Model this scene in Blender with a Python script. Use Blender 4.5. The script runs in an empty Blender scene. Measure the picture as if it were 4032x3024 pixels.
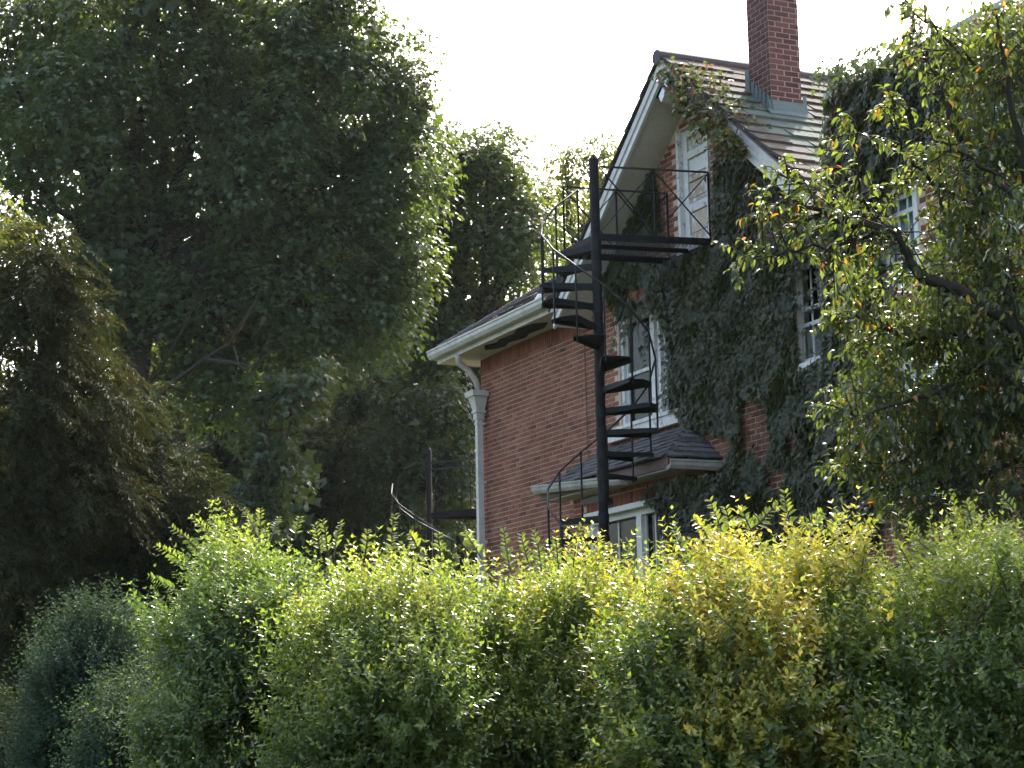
import bpy, bmesh, math, random
import numpy as np
from mathutils import Matrix, Vector

random.seed(7)
rng = np.random.default_rng(11)
SC = bpy.context.scene
COL = SC.collection

# ------------------------------------------------------------------ camera
FPX = 7642.0                       # focal length in photograph pixels (4032 wide)
PITCH, ROLL = math.radians(10.128), 0.02
EYE = np.array([0.0, 0.0, 1.6])
cp, sp, cr, sr = math.cos(PITCH), math.sin(PITCH), math.cos(ROLL), math.sin(ROLL)
FWD = np.array([0, cp, sp])
_u0 = np.array([0, -sp, cp]); _r0 = np.array([1.0, 0, 0])
RIGHT = cr * _r0 - sr * _u0
UPV = sr * _r0 + cr * _u0
cam = bpy.data.cameras.new('camera')
camo = bpy.data.objects.new('camera', cam); COL.objects.link(camo)
camo.matrix_world = Matrix(((RIGHT[0], UPV[0], -FWD[0], EYE[0]), (RIGHT[1], UPV[1], -FWD[1], EYE[1]),
                            (RIGHT[2], UPV[2], -FWD[2], EYE[2]), (0, 0, 0, 1)))
cam.sensor_width = 36.0
cam.lens = 36.0 * FPX / 4032.0
cam.clip_start, cam.clip_end = 0.1, 2000.0
SC.camera = camo

# ------------------------------------------------------------------ light
SUN_AZ, SUN_EL = math.radians(17.0), math.radians(43.0)
w = bpy.data.worlds.new('World'); SC.world = w; w.use_nodes = True
nt = w.node_tree; nt.nodes.clear()
sky = nt.nodes.new('ShaderNodeTexSky'); sky.sky_type = 'NISHITA'; sky.sun_disc = False
sky.sun_elevation = SUN_EL; sky.sun_rotation = SUN_AZ
sky.air_density = 1.0; sky.dust_density = 5.0; sky.ozone_density = 0.4
bg = nt.nodes.new('ShaderNodeBackground'); bg.inputs[1].default_value = 0.15
wo = nt.nodes.new('ShaderNodeOutputWorld')
nt.links.new(sky.outputs[0], bg.inputs[0]); nt.links.new(bg.outputs[0], wo.inputs[0])
sl = bpy.data.lights.new('sun', 'SUN'); sl.energy = 2.3; sl.angle = math.radians(0.5); sl.color = (1.0, 0.95, 0.86)
so = bpy.data.objects.new('sun', sl); COL.objects.link(so)
sd = Vector((math.sin(SUN_AZ) * math.cos(SUN_EL), math.cos(SUN_AZ) * math.cos(SUN_EL), math.sin(SUN_EL)))
so.rotation_euler = sd.to_track_quat('Z', 'Y').to_euler(); so.location = (0, 0, 40)
SC.view_settings.view_transform = 'Standard'; SC.view_settings.look = 'None'
SC.view_settings.gamma = 1.0; SC.view_settings.use_curve_mapping = False
SC.view_settings.exposure = 2.1
SC.cycles.max_bounces = 7; SC.cycles.diffuse_bounces = 3; SC.cycles.glossy_bounces = 2
SC.cycles.transmission_bounces = 5; SC.cycles.transparent_max_bounces = 6
SC.cycles.caustics_reflective = False; SC.cycles.caustics_refractive = False

# ------------------------------------------------------------------ measuring helpers
K = 4032.0 / 2212.0
def ray(x, y):                     # x, y measured on a 2212 px wide view of the photograph
    return FWD + RIGHT * ((x * K - 2016) / FPX) + UPV * ((1512 - y * K) / FPX)
def at(x, y, d):                   # world point at distance d in front of the lens
    return EYE + ray(x, y) * d
EU = np.array([0.42301, -0.90612, 0.0]); EV = np.array([0.90612, 0.42301, 0.0])
HO = np.array([-0.0598, 28.5399, 0.0])
HROT = math.atan2(EU[1], EU[0])
def hw(u, v, z): return HO + EU * u + EV * v + np.array([0, 0, z])
def wall(x, y, v=0.0):             # photograph point on the vertical plane v -> (u, z) in the house frame
    r = ray(x, y); t = ((HO - EYE) @ EV + v) / (r @ EV); q = EYE + r * t
    return (q - HO) @ EU, q[2]
def wallu(x, y, u):
    r = ray(x, y); t = ((HO - EYE) @ EU + u) / (r @ EU); q = EYE + r * t
    return (q - HO) @ EV, q[2]
def project(p):
    q = np.asarray(p) - EYE; z = q @ FWD
    return np.stack([(2016 + FPX * (q @ RIGHT) / z) / K, (1512 - FPX * (q @ UPV) / z) / K], -1)

# ------------------------------------------------------------------ materials
def new_mat(name):
    m = bpy.data.materials.new(name); m.use_nodes = True
    t = m.node_tree; t.nodes.clear()
    out = t.nodes.new('ShaderNodeOutputMaterial')
    return m, t, out
def L(t, a, b): t.links.new(a, b)
def ramp(t, fac, stops):
    n = t.nodes.new('ShaderNodeValToRGB'); e = n.color_ramp.elements
    while len(e) < len(stops): e.new(0.5)
    for i, (p, c) in enumerate(stops):
        e[i].position = p; e[i].color = (*c, 1)
    L(t, fac, n.inputs[0]); return n.outputs[0]
def noise(t, scale, detail=4, rough=0.6, coord=None):
    if coord is None:
        g = t.nodes.new('ShaderNodeTexCoord'); coord = g.outputs['Object']
    n = t.nodes.new('ShaderNodeTexNoise'); n.inputs['Scale'].default_value = scale
    n.inputs['Detail'].default_value = detail; n.inputs['Roughness'].default_value = rough
    L(t, coord, n.inputs['Vector']); return n.outputs['Fac']
def mixc(t, fac, a, b, mode='MIX'):
    n = t.nodes.new('ShaderNodeMix'); n.data_type = 'RGBA'; n.blend_type = mode
    for s, v in ((n.inputs[0], fac), (n.inputs[6], a), (n.inputs[7], b)):
        if hasattr(v, 'is_linked'): L(t, v, s)
        else: s.default_value = v if isinstance(v, float) else (*v, 1)
    return n.outputs[2]
def math_n(t, op, a, b=0.0):
    n = t.nodes.new('ShaderNodeMath'); n.operation = op
    for s, v in ((n.inputs[0], a), (n.inputs[1], b)):
        if hasattr(v, 'is_linked'): L(t, v, s)
        else: s.default_value = v
    return n.outputs[0]
def piece_random(t):               # differs from object to object and from piece to piece of a joined mesh
    o = t.nodes.new('ShaderNodeObjectInfo'); g = t.nodes.new('ShaderNodeNewGeometry')
    s = math_n(t, 'ADD', o.outputs['Random'], g.outputs['Random Per Island'])
    wn = t.nodes.new('ShaderNodeTexWhiteNoise'); wn.noise_dimensions = '1D'
    L(t, math_n(t, 'MULTIPLY', s, 91.7), wn.inputs['W']); return wn.outputs['Value']
def world_pos(t):
    g = t.nodes.new('ShaderNodeNewGeometry'); return g.outputs['Position']
def bump(t, h, strength, dist=0.01):
    b = t.nodes.new('ShaderNodeBump'); b.inputs['Strength'].default_value = strength
    b.inputs['Distance'].default_value = dist; L(t, h, b.inputs['Height']); return b.outputs[0]
def surf(name, color, rough=0.7, spec=0.3, metal=0.0, wear=None, wear_scale=4.0, wear_at=(0.5, 0.62), bmp=0.0, bscale=40.0, pieces=None):
    m, t, out = new_mat(name)
    p = t.nodes.new('ShaderNodeBsdfPrincipled')
    p.inputs['Roughness'].default_value = rough; p.inputs['Specular IOR Level'].default_value = spec
    p.inputs['Metallic'].default_value = metal
    pos = world_pos(t)
    if pieces:
        c = ramp(t, piece_random(t), pieces)
        c = mixc(t, 0.8, c, ramp(t, noise(t, 1.1, 5, 0.65, pos), [(0.32, (0.62, 0.62, 0.64)), (0.52, (1, 1, 1)), (0.75, (1.18, 1.14, 1.1))]), 'MULTIPLY')
    else:
        n1 = noise(t, 3.0, 4, 0.6, pos)
        c = mixc(t, n1, tuple(x * 0.78 for x in color), tuple(min(1, x * 1.18) for x in color))
    n2 = noise(t, 25.0, 5, 0.7, pos)
    c = mixc(t, 0.35, c, ramp(t, n2, [(0.3, (0.55, 0.55, 0.55)), (0.7, (1.25, 1.25, 1.25))]), 'MULTIPLY')
    if wear:
        f = ramp(t, noise(t, wear_scale, 7, 0.75, pos), [(wear_at[0], (0, 0, 0)), (wear_at[1], (1, 1, 1))])
        c = mixc(t, f, c, wear)
    L(t, c, p.inputs['Base Color'])
    if bmp: L(t, bump(t, noise(t, bscale, 4, 0.7, pos), bmp), p.inputs['Normal'])
    L(t, p.outputs[0], out.inputs[0]); return m
def leaf_mat(name, stops, trans_stops, trans=0.42, rough=0.42, spec=0.35):
    m, t, out = new_mat(name)
    a = t.nodes.new('ShaderNodeAttribute'); a.attribute_name = 'hue'
    p = t.nodes.new('ShaderNodeBsdfPrincipled'); tr = t.nodes.new('ShaderNodeBsdfTranslucent')
    L(t, ramp(t, a.outputs['Fac'], stops), p.inputs['Base Color'])
    L(t, ramp(t, a.outputs['Fac'], trans_stops), tr.inputs[0])
    p.inputs['Roughness'].default_value = rough; p.inputs['Specular IOR Level'].default_value = spec
    mx = t.nodes.new('ShaderNodeMixShader'); mx.inputs[0].default_value = trans
    L(t, p.outputs[0], mx.inputs[1]); L(t, tr.outputs[0], mx.inputs[2]); L(t, mx.outputs[0], out.inputs[0])
    return m

M = {}
M['brick'] = surf('brick', (0.25, 0.09, 0.06), 0.85, 0.2, bmp=0.4, bscale=60,
    pieces=[(0.0, (0.115, 0.046, 0.035)), (0.10, (0.20, 0.069, 0.041)), (0.4, (0.245, 0.083, 0.05)), (0.75, (0.28, 0.103, 0.06)), (1.0, (0.30, 0.135, 0.08))])
M['mortar'] = surf('mortar', (0.56, 0.43, 0.33), 0.95, 0.1, bmp=0.4, bscale=120)
M['chimney_mortar'] = surf('chimney_mortar', (0.30, 0.22, 0.19), 0.95, 0.1, bmp=0.4, bscale=120)
M['chimney_brick'] = surf('chimney_brick', (0.2, 0.07, 0.06), 0.85, 0.2, bmp=0.4, bscale=60,
    pieces=[(0.0, (0.085, 0.04, 0.036)), (0.5, (0.12, 0.052, 0.045)), (1.0, (0.16, 0.07, 0.058))])
M['tile'] = surf('tile', (0.2, 0.17, 0.14), 0.92, 0.12, wear=(0.17, 0.16, 0.13), wear_scale=9, wear_at=(0.56, 0.7), bmp=0.6, bscale=30,
    pieces=[(0.0, (0.070, 0.060, 0.051)), (0.5, (0.084, 0.072, 0.061)), (1.0, (0.106, 0.092, 0.078))])
M['tile_copper'] = surf('tile_copper', (0.16, 0.2, 0.17), 0.92, 0.12, bmp=0.6, bscale=30,
    pieces=[(0.0, (0.07, 0.09, 0.075)), (1.0, (0.11, 0.135, 0.11))])
M['shingle'] = surf('shingle', (0.1, 0.1, 0.11), 0.75, 0.3, wear=(0.24, 0.25, 0.22), wear_scale=12, wear_at=(0.55, 0.7), bmp=0.5,
    pieces=[(0.0, (0.06, 0.06, 0.065)), (0.5, (0.10, 0.098, 0.10)), (1.0, (0.15, 0.14, 0.13))])
M['white'] = surf('white_paint', (0.72, 0.70, 0.645), 0.55, 0.35, wear=(0.40, 0.38, 0.34), wear_scale=14, wear_at=(0.62, 0.75))
M['gutter'] = surf('gutter_paint', (0.58, 0.55, 0.495), 0.5, 0.4, wear=(0.34, 0.32, 0.29), wear_scale=5, wear_at=(0.48, 0.75))
M['peeling'] = surf('peeling_paint', (0.72, 0.70, 0.65), 0.7, 0.25, wear=(0.34, 0.31, 0.27), wear_scale=11, wear_at=(0.55, 0.6), bmp=0.3)
M['boards'] = surf('weathered_board', (0.74, 0.72, 0.69), 0.8, 0.2, wear=(0.42, 0.33, 0.235), wear_scale=15, wear_at=(0.42, 0.5), bmp=0.3)
M['plywood'] = surf('plywood', (0.56, 0.46, 0.35), 0.8, 0.2, wear=(0.75, 0.74, 0.72), wear_scale=9, wear_at=(0.56, 0.6), bmp=0.3)
M['bay_trim'] = surf('bay_trim', (0.42, 0.39, 0.34), 0.6, 0.3, wear=(0.22, 0.2, 0.17), wear_scale=4, wear_at=(0.45, 0.7))
M['soffit'] = surf('soffit_board', (0.60, 0.56, 0.50), 0.7, 0.2, wear=(0.40, 0.36, 0.31), wear_scale=3, wear_at=(0.5, 0.9))
M['fascia_brown'] = surf('fascia_brown', (0.16, 0.10, 0.085), 0.7, 0.3, wear=(0.3, 0.24, 0.2), wear_scale=8, wear_at=(0.6, 0.75))
M['iron'] = surf('black_iron', (0.009, 0.009, 0.011), 0.6, 0.15, wear=(0.045, 0.028, 0.021), wear_scale=9, wear_at=(0.52, 0.7))
M['iron_green'] = surf('green_iron', (0.011, 0.015, 0.014), 0.6, 0.2, wear=(0.018, 0.018, 0.02), wear_scale=8, wear_at=(0.5, 0.7))
M['copper'] = surf('verdigris_copper', (0.15, 0.185, 0.17), 0.85, 0.1, wear=(0.16, 0.17, 0.16), wear_scale=12, wear_at=(0.55, 0.75))
M['lead'] = surf('lead_flashing', (0.42, 0.44, 0.43), 0.5, 0.4)
M['ridge'] = surf('ridge_tile', (0.085, 0.07, 0.075), 0.75, 0.3, bmp=0.4)
M['bark'] = surf('bark', (0.05, 0.043, 0.034), 0.95, 0.1, bmp=1.0, bscale=18)
M['twig'] = surf('twig', (0.10, 0.075, 0.06), 0.8, 0.3)
M['curtain'] = surf('curtain', (0.55, 0.55, 0.56), 0.9, 0.1)
M['curtain_blue'] = surf('curtain_blue', (0.50, 0.58, 0.70), 0.9, 0.1)
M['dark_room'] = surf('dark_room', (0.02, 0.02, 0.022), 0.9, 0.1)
M['lamp_white'] = surf('lamp_white', (0.8, 0.8, 0.82), 0.4, 0.5)
M['lamp_grey'] = surf('lamp_grey', (0.36, 0.36, 0.37), 0.5, 0.4)
def glass_mat():
    m, t, out = new_mat('window_glass')
    g = t.nodes.new('ShaderNodeBsdfGlossy'); g.inputs['Roughness'].default_value = 0.03
    tr = t.nodes.new('ShaderNodeBsdfTransparent'); tr.inputs[0].default_value = (0.86, 0.9, 0.88, 1)
    mx = t.nodes.new('ShaderNodeMixShader'); mx.inputs[0].default_value = 0.03
    L(t, tr.outputs[0], mx.inputs[1]); L(t, g.outputs[0], mx.inputs[2]); L(t, mx.outputs[0], out.inputs[0]); return m
M['glass'] = glass_mat()

GREEN = [(0.0, (0.034, 0.056, 0.03)), (0.5, (0.058, 0.09, 0.04)), (0.85, (0.078, 0.11, 0.042)), (1.0, (0.10, 0.12, 0.04))]
GREEN_T = [(0.0, (0.10, 0.16, 0.02)), (0.5, (0.17, 0.25, 0.03)), (0.85, (0.27, 0.33, 0.035)), (1.0, (0.38, 0.33, 0.04))]
M['maple_leaf'] = leaf_mat('maple_leaf', GREEN, GREEN_T, 0.34, 0.40, 0.5)
M['shade_leaf'] = leaf_mat('shade_leaf', [(0.0, (0.02, 0.036, 0.02)), (0.6, (0.034, 0.056, 0.027)), (1.0, (0.055, 0.078, 0.032))], [(0.0, (0.07, 0.12, 0.02)), (1.0, (0.2, 0.25, 0.03))], 0.26, 0.42, 0.45)  # maple greens darkened: shade under the crowns put into the leaf colour
M['far_leaf'] = leaf_mat('far_leaf', [(0.0, (0.035, 0.06, 0.022)), (1.0, (0.085, 0.11, 0.035))], [(0.0, (0.13, 0.19, 0.02)), (1.0, (0.36, 0.37, 0.04))], 0.42, 0.5, 0.3)
M['conifer_leaf'] = leaf_mat('conifer_leaf', [(0.0, (0.02, 0.033, 0.018)), (0.5, (0.034, 0.045, 0.02)), (1.0, (0.058, 0.058, 0.022))],
                             [(0.0, (0.06, 0.09, 0.02)), (1.0, (0.12, 0.11, 0.02))], 0.14, 0.75, 0.1)
M['ivy_leaf'] = leaf_mat('ivy_leaf', [(0.0, (0.03, 0.040, 0.016)), (0.5, (0.052, 0.062, 0.021)), (0.8, (0.082, 0.08, 0.03)), (0.9, (0.14, 0.10, 0.04)), (1.0, (0.2, 0.06, 0.04))],
                         [(0.0, (0.08, 0.14, 0.02)), (0.8, (0.18, 0.25, 0.03)), (0.9, (0.34, 0.26, 0.03)), (1.0, (0.4, 0.12, 0.05))], 0.3, 0.42, 0.4)
M['hedge_leaf'] = leaf_mat('hedge_leaf', [(0.0, (0.042, 0.068, 0.028)), (0.4, (0.085, 0.112, 0.032)), (0.7, (0.135, 0.155, 0.034)), (0.85, (0.40, 0.37, 0.05)), (1.0, (0.43, 0.35, 0.06))],
                           [(0.0, (0.09, 0.17, 0.02)), (0.4, (0.2, 0.32, 0.03)), (0.7, (0.36, 0.45, 0.04)), (0.85, (0.58, 0.54, 0.05)), (1.0, (0.55, 0.45, 0.06))], 0.45, 0.32, 0.5)
M['fruit_leaf'] = leaf_mat('fruit_leaf', [(0.0, (0.034, 0.048, 0.026)), (0.5, (0.052, 0.072, 0.03)), (0.86, (0.085, 0.105, 0.035)), (0.93, (0.35, 0.22, 0.03)), (1.0, (0.42, 0.13, 0.02))],
                           [(0.0, (0.10, 0.14, 0.022)), (0.5, (0.19, 0.25, 0.03)), (0.86, (0.33, 0.42, 0.05)), (0.93, (0.7, 0.42, 0.04)), (1.0, (0.75, 0.25, 0.03))], 0.42, 0.32, 0.5)
M['shrub_leaf'] = leaf_mat('shrub_leaf', [(0.0, (0.028, 0.05, 0.032)), (0.5, (0.045, 0.075, 0.04)), (1.0, (0.09, 0.115, 0.05))], [(0.0, (0.06, 0.12, 0.04)), (1.0, (0.16, 0.22, 0.05))], 0.2, 0.7, 0.12)
M['berry'] = surf('berry', (0.22, 0.02, 0.025), 0.25, 0.5)
def ground_mat():
    m, t, out = new_mat('ground'); p = t.nodes.new('ShaderNodeBsdfPrincipled')
    c = ramp(t, noise(t, 1.5, 8, 0.7, world_pos(t)), [(0.3, (0.03, 0.04, 0.018)), (0.6, (0.055, 0.075, 0.025)), (0.8, (0.08, 0.065, 0.04))])
    L(t, c, p.inputs['Base Color']); p.inputs['Roughness'].default_value = 0.95
    L(t, bump(t, noise(t, 30, 6, 0.7, world_pos(t)), 0.8, 0.05), p.inputs['Normal']); L(t, p.outputs[0], out.inputs[0]); return m
M['ground'] = ground_mat()

# ------------------------------------------------------------------ object helpers
class Thing:
    def __init__(s, name, label, cat, base, frame='world', group=None, kind=None):
        s.o = bpy.data.objects.new(name, None); COL.objects.link(s.o)
        s.o.empty_display_size = 0.2
        s.base = np.array(base, float); s.frame = frame
        if frame == 'house':
            s.o.location = hw(*base); s.o.rotation_euler = (0, 0, HROT)
        else: s.o.location = base
        s.o['label'] = label; s.o['category'] = cat
        if group: s.o['group'] = group
        if kind: s.o['kind'] = kind
class MB:
    def __init__(s): s.v = []; s.f = []
    def add(s, vs, fs):
        n = len(s.v); s.v += [tuple(map(float, q)) for q in vs]; s.f += [tuple(n + i for i in f) for f in fs]; return s
    def box(s, a, b):
        x0, y0, z0 = (min(p, q) for p, q in zip(a, b)); x1, y1, z1 = (max(p, q) for p, q in zip(a, b))
        return s.add([(x0, y0, z0), (x1, y0, z0), (x1, y1, z0), (x0, y1, z0), (x0, y0, z1), (x1, y0, z1), (x1, y1, z1), (x0, y1, z1)],
                     [(0, 3, 2, 1), (4, 5, 6, 7), (0, 1, 5, 4), (1, 2, 6, 5), (2, 3, 7, 6), (3, 0, 4, 7)])
    def hexa(s, c):                # 8 corners in the order of box()
        return s.add(c, [(0, 3, 2, 1), (4, 5, 6, 7), (0, 1, 5, 4), (1, 2, 6, 5), (2, 3, 7, 6), (3, 0, 4, 7)])
    def prism(s, poly, off):       # polygon of 3-D points swept by off
        n = len(poly); off = np.array(off); P = [np.array(p, float) for p in poly]
        return s.add(P + [p + off for p in P], [tuple(range(n))[::-1], tuple(range(n, 2 * n))] + [(i, (i + 1) % n, n + (i + 1) % n, n + i) for i in range(n)])
    def bar(s, a, b, w_, h_=None, up=(0, 0, 1)):
        a = np.array(a, float); b = np.array(b, float); h_ = h_ or w_
        d = b - a; d /= np.linalg.norm(d); x = np.cross(d, up)
        if np.linalg.norm(x) < 1e-4: x = np.cross(d, (1, 0, 0))
        x /= np.linalg.norm(x); y = np.cross(x, d)
        o = [(-1, -1), (1, -1), (1, 1), (-1, 1)]
        return s.add([a + x * i * w_ / 2 + y * j * h_ / 2 for i, j in o] + [b + x * i * w_ / 2 + y * j * h_ / 2 for i, j in o],
                     [(3, 2, 1, 0), (4, 5, 6, 7)] + [(i, (i + 1) % 4, 4 + (i + 1) % 4, 4 + i) for i in range(4)])
    def tube(s, path, rad, n=8, cap=True):
        P = [np.array(p, float) for p in path]; m = len(P)
        R = rad if hasattr(rad, '__len__') else [rad] * m
        vs = []; x = None
        for i in range(m):
            d = P[min(i + 1, m - 1)] - P[max(i - 1, 0)]; d /= np.linalg.norm(d) + 1e-9
            if x is None: x = np.cross(d, (0, 0, 1)) if abs(d[2]) < 0.95 else np.cross(d, (1, 0, 0))
            x = x - d * (x @ d); x /= np.linalg.norm(x) + 1e-9; y = np.cross(d, x)
            vs += [P[i] + (x * math.cos(2 * math.pi * k / n) + y * math.sin(2 * math.pi * k / n)) * R[i] for k in range(n)]
        fs = [(i * n + k, i * n + (k + 1) % n, (i + 1) * n + (k + 1) % n, (i + 1) * n + k) for i in range(m - 1) for k in range(n)]
        if cap: fs += [tuple(range(n))[::-1], tuple(range((m - 1) * n, m * n))]
        return s.add(vs, fs)
    def build(s, name, mat, parent=None, th=None, smooth=False, kind=None, label=None, recalc=True):
        me = bpy.data.meshes.new(name)
        b = th.base if th is not None else np.zeros(3)
        V = (np.array(s.v) - b) if len(s.v) else []
        me.from_pydata([tuple(q) for q in V], [], s.f)
        if recalc:
            bm = bmesh.new(); bm.from_mesh(me); bmesh.ops.recalc_face_normals(bm, faces=bm.faces); bm.to_mesh(me); bm.free()
        if smooth: me.polygons.foreach_set('use_smooth', [True] * len(me.polygons))
        me.materials.append(M[mat])
        o = bpy.data.objects.new(name, me); COL.objects.link(o)
        p = parent if parent is not None else (th.o if th is not None else None)
        if p is not None: o.parent = p
        if kind: o['kind'] = kind
        if label: o['label'] = label
        return o

def unit(a): return a / (np.linalg.norm(a, axis=-1, keepdims=True) + 1e-9)
def randdir(n): return unit(rng.normal(size=(n, 3)))
T_OVAL = (np.array([(0, 0, 0), (.20, .28, .07), (.19, .66, .06), (0, 1, -.06), (-.19, .66, .06), (-.20, .28, .07)]),
          [(0, 1, 2), (0, 2, 3), (0, 3, 4), (0, 4, 5)])
T_DIA = (np.array([(0, 0, 0), (.26, .45, .08), (0, 1, -.05), (-.26, .45, .08)]), [(0, 1, 2), (0, 2, 3)])
T_NEEDLE = (np.array([(0, 0, 0), (.11, .4, .03), (0, 1, -.12), (-.11, .4, .03)]), [(0, 1, 2), (0, 2, 3)])
T_MAPLE = (np.array([(0, 0, 0), (.52, .35, -.06), (.20, .52, .05), (0, 1, -.10), (-.20, .52, .05), (-.52, .35, -.06)]),
           [(0, 1, 2), (0, 2, 3), (0, 3, 4), (0, 4, 5)])
T_DROOP = (np.array([(0, 0, 0), (.19, .3, .11), (0, .33, .05), (-.19, .3, .11), (.17, .66, .02), (0, .7, -.03), (-.17, .66, .02), (0, .98, -.24)]),
           [(0, 1, 2), (0, 2, 3), (1, 4, 5), (1, 5, 2), (2, 5, 6), (2, 6, 3), (4, 7, 5), (5, 7, 6)])
def leaf_obj(name, pos, axis, nrm, size, templ, mat, hue, parent=None, base=None, kind=None):
    T, tris = templ; n = len(pos); k = len(T)
    axis = unit(axis); x = unit(np.cross(axis, nrm)); nn = np.cross(x, axis)
    s = np.asarray(size).reshape(-1, 1, 1) * np.ones((n, 1, 1))
    V = pos[:, None, :] + s * (T[None, :, 0:1] * x[:, None] + T[None, :, 1:2] * axis[:, None] + T[None, :, 2:3] * nn[:, None])
    if base is not None: V = V - np.asarray(base)
    F = (np.array(tris)[None] + (np.arange(n) * k)[:, None, None]).reshape(-1, 3)
    me = bpy.data.meshes.new(name)
    me.vertices.add(n * k); me.vertices.foreach_set('co', V.reshape(-1).astype(np.float32))
    nf = len(F); me.loops.add(nf * 3); me.loops.foreach_set('vertex_index', F.reshape(-1).astype(np.int32))
    me.polygons.add(nf); me.polygons.foreach_set('loop_start', np.arange(0, nf * 3, 3, dtype=np.int32))
    a = me.attributes.new('hue', 'FLOAT', 'POINT'); a.data.foreach_set('value', np.repeat(np.clip(hue, 0, 1), k).astype(np.float32))
    me.update(calc_edges=True)
    me.materials.append(M[mat])
    o = bpy.data.objects.new(name, me); COL.objects.link(o)
    if parent is not None: o.parent = parent
    if kind: o['kind'] = kind
    return o
def sines(p, wl, seed, n=6):       # smooth lumpy noise, about -1..1
    r = np.random.default_rng(seed); d = unit(r.normal(size=(n, 3))); ph = r.uniform(0, 6.28, n); f = r.uniform(.7, 1.5, n) * 6.28 / wl
    return np.sin(p @ d.T * f + ph).sum(-1) / math.sqrt(n) * 0.8
def in_poly(pt, poly):
    x, y = pt[:, 0], pt[:, 1]; c = np.zeros(len(pt), bool); n = len(poly)
    for i in range(n):
        x0, y0 = poly[i]; x1, y1 = poly[(i + 1) % n]
        h = ((y0 > y) != (y1 > y)) & (x < (x1 - x0) * (y - y0) / (y1 - y0 + 1e-12) + x0); c ^= h
    return c

# ------------------------------------------------------------------ ground
def ground_z(x, y): return 2.0 / (1 + np.exp(-(np.asarray(y) - 17) / 2.2))
def make_ground():
    xs = np.concatenate([np.linspace(-130, -40, 10), np.linspace(-36, 36, 37), np.linspace(40, 130, 10)])
    ys = np.concatenate([np.linspace(-40, -4, 6), np.linspace(0, 40, 41), np.linspace(46, 220, 14)])
    X, Y = np.meshgrid(xs, ys); Z = ground_z(X, Y)
    me = bpy.data.meshes.new('ground'); nx = len(xs)
    me.from_pydata(np.stack([X, Y, Z], -1).reshape(-1, 3).tolist(), [],
                   [(j * nx + i, j * nx + i + 1, (j + 1) * nx + i + 1, (j + 1) * nx + i) for j in range(len(ys) - 1) for i in range(nx - 1)])
    me.materials.append(M['ground']); me.polygons.foreach_set('use_smooth', [True] * len(me.polygons))
    o = bpy.data.objects.new('ground', me); COL.objects.link(o); o['kind'] = 'structure'
make_ground()

# ================================================================== HOUSE
H = Thing('brick_house', 'red brick house with an ivy-clad gable, tiled roof and tall chimney', 'house', (4.0, 0.0, 1.8), 'house')
HB = H.base
CORNER, BLOCK_U, BLOCK_V = -1.0, 9.75, -0.8
AP_U, AP_Z, PIT = 5.75, 9.86, 0.80         # gable ridge
EAVE_V, EAVE_Z = -0.5, 7.45
def roof_z(u): return AP_Z - PIT * abs(u - AP_U)
CO = 0.0677
pieces_brick = []          # (priority, centre, length, along, height, material)

def slab_cells(u0, u1, z0, z1, openings, v0, v1, clip=None):
    us = sorted({u0, u1, *[o[i] for o in openings for i in (0, 1)]}); zs = sorted({z0, z1, *[o[i] for o in openings for i in (2, 3)]})
    us = [u for u in us if u0 <= u <= u1]; zs = [z for z in zs if z0 <= z <= z1]
    mb = MB()
    for a, b in zip(us, us[1:]):
        for c, d in zip(zs, zs[1:]):
            m = ((a + b) / 2, (c + d) / 2)
            if any(o[0] < m[0] < o[1] and o[2] < m[1] < o[3] for o in openings): continue
            poly = [(a, c), (b, c), (b, d), (a, d)]
            for hp in (clip or []):
                out = []
                for i in range(len(poly)):
                    p, q = poly[i], poly[(i + 1) % len(poly)]; fp, fq = hp(*p), hp(*q)
                    if fp >= 0: out.append(p)
                    if (fp >= 0) != (fq >= 0):
                        t = fp / (fp - fq); out.append((p[0] + (q[0] - p[0]) * t, p[1] + (q[1] - p[1]) * t))
                poly = out
                if len(poly) < 3: break
            if len(poly) >= 3: mb.prism([(p[0], v0, p[1]) for p in poly], (0, v1 - v0, 0))
    return mb
def brick_mesh(name, l, h, along, mat):
    mb = MB(); c = 0.005; d = 0.03; x, z = l / 2, h / 2
    ring = lambda x, z, y: [(-x, y, -z), (x, y, -z), (x, y, z), (-x, y, z)]
    mb.add(ring(x - c, z - c, 0) + ring(x, z, c) + ring(x, z, d),
           [(0, 1, 2, 3)] + [(i, (i + 1) % 4, 4 + (i + 1) % 4, 4 + i) for i in range(4)] + [(4 + i, 4 + (i + 1) % 4, 8 + (i + 1) % 4, 8 + i) for i in range(4)])
    if along == 'v': mb.v = [(-p[1], p[0], p[2]) for p in mb.v]       # face looks to +u
    me = bpy.data.meshes.new(name); me.from_pydata(mb.v, [], mb.f)
    bm = bmesh.new(); bm.from_mesh(me); bmesh.ops.recalc_face_normals(bm, faces=bm.faces); bm.to_mesh(me); bm.free()
    me.materials.append(M[mat]); return me
_bm = {}
def place_brick(c, l, h, along, mat, parent):
    key = (round(l, 3), round(h, 3), along, mat)
    if key not in _bm: _bm[key] = brick_mesh('brick', l, h, along, mat)
    o = bpy.data.objects.new('brick', _bm[key]); COL.objects.link(o); o.parent = parent; o.location = np.array(c) - HB
def rows(u0, u1, z0, z1, ok, along='u', plane=0.0, phase=0, stagger=True):
    out = []
    k0 = math.ceil((z0 - 0.01) / CO)
    for k in range(k0, int(z1 / CO)):
        z = (k + 0.5) * CO; x = u0
        first = 0.2032 / 2 if (k + phase) % 2 else 0.2032
        while x < u1 - 0.03:
            l = min(first if x == u0 else 0.2032, u1 - x)
            c = x + l / 2
            if ok(c, z, l): out.append((c, z, l - 0.021))
            x += l
    return out
parts_brick = {}           # part object -> list of bricks
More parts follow.
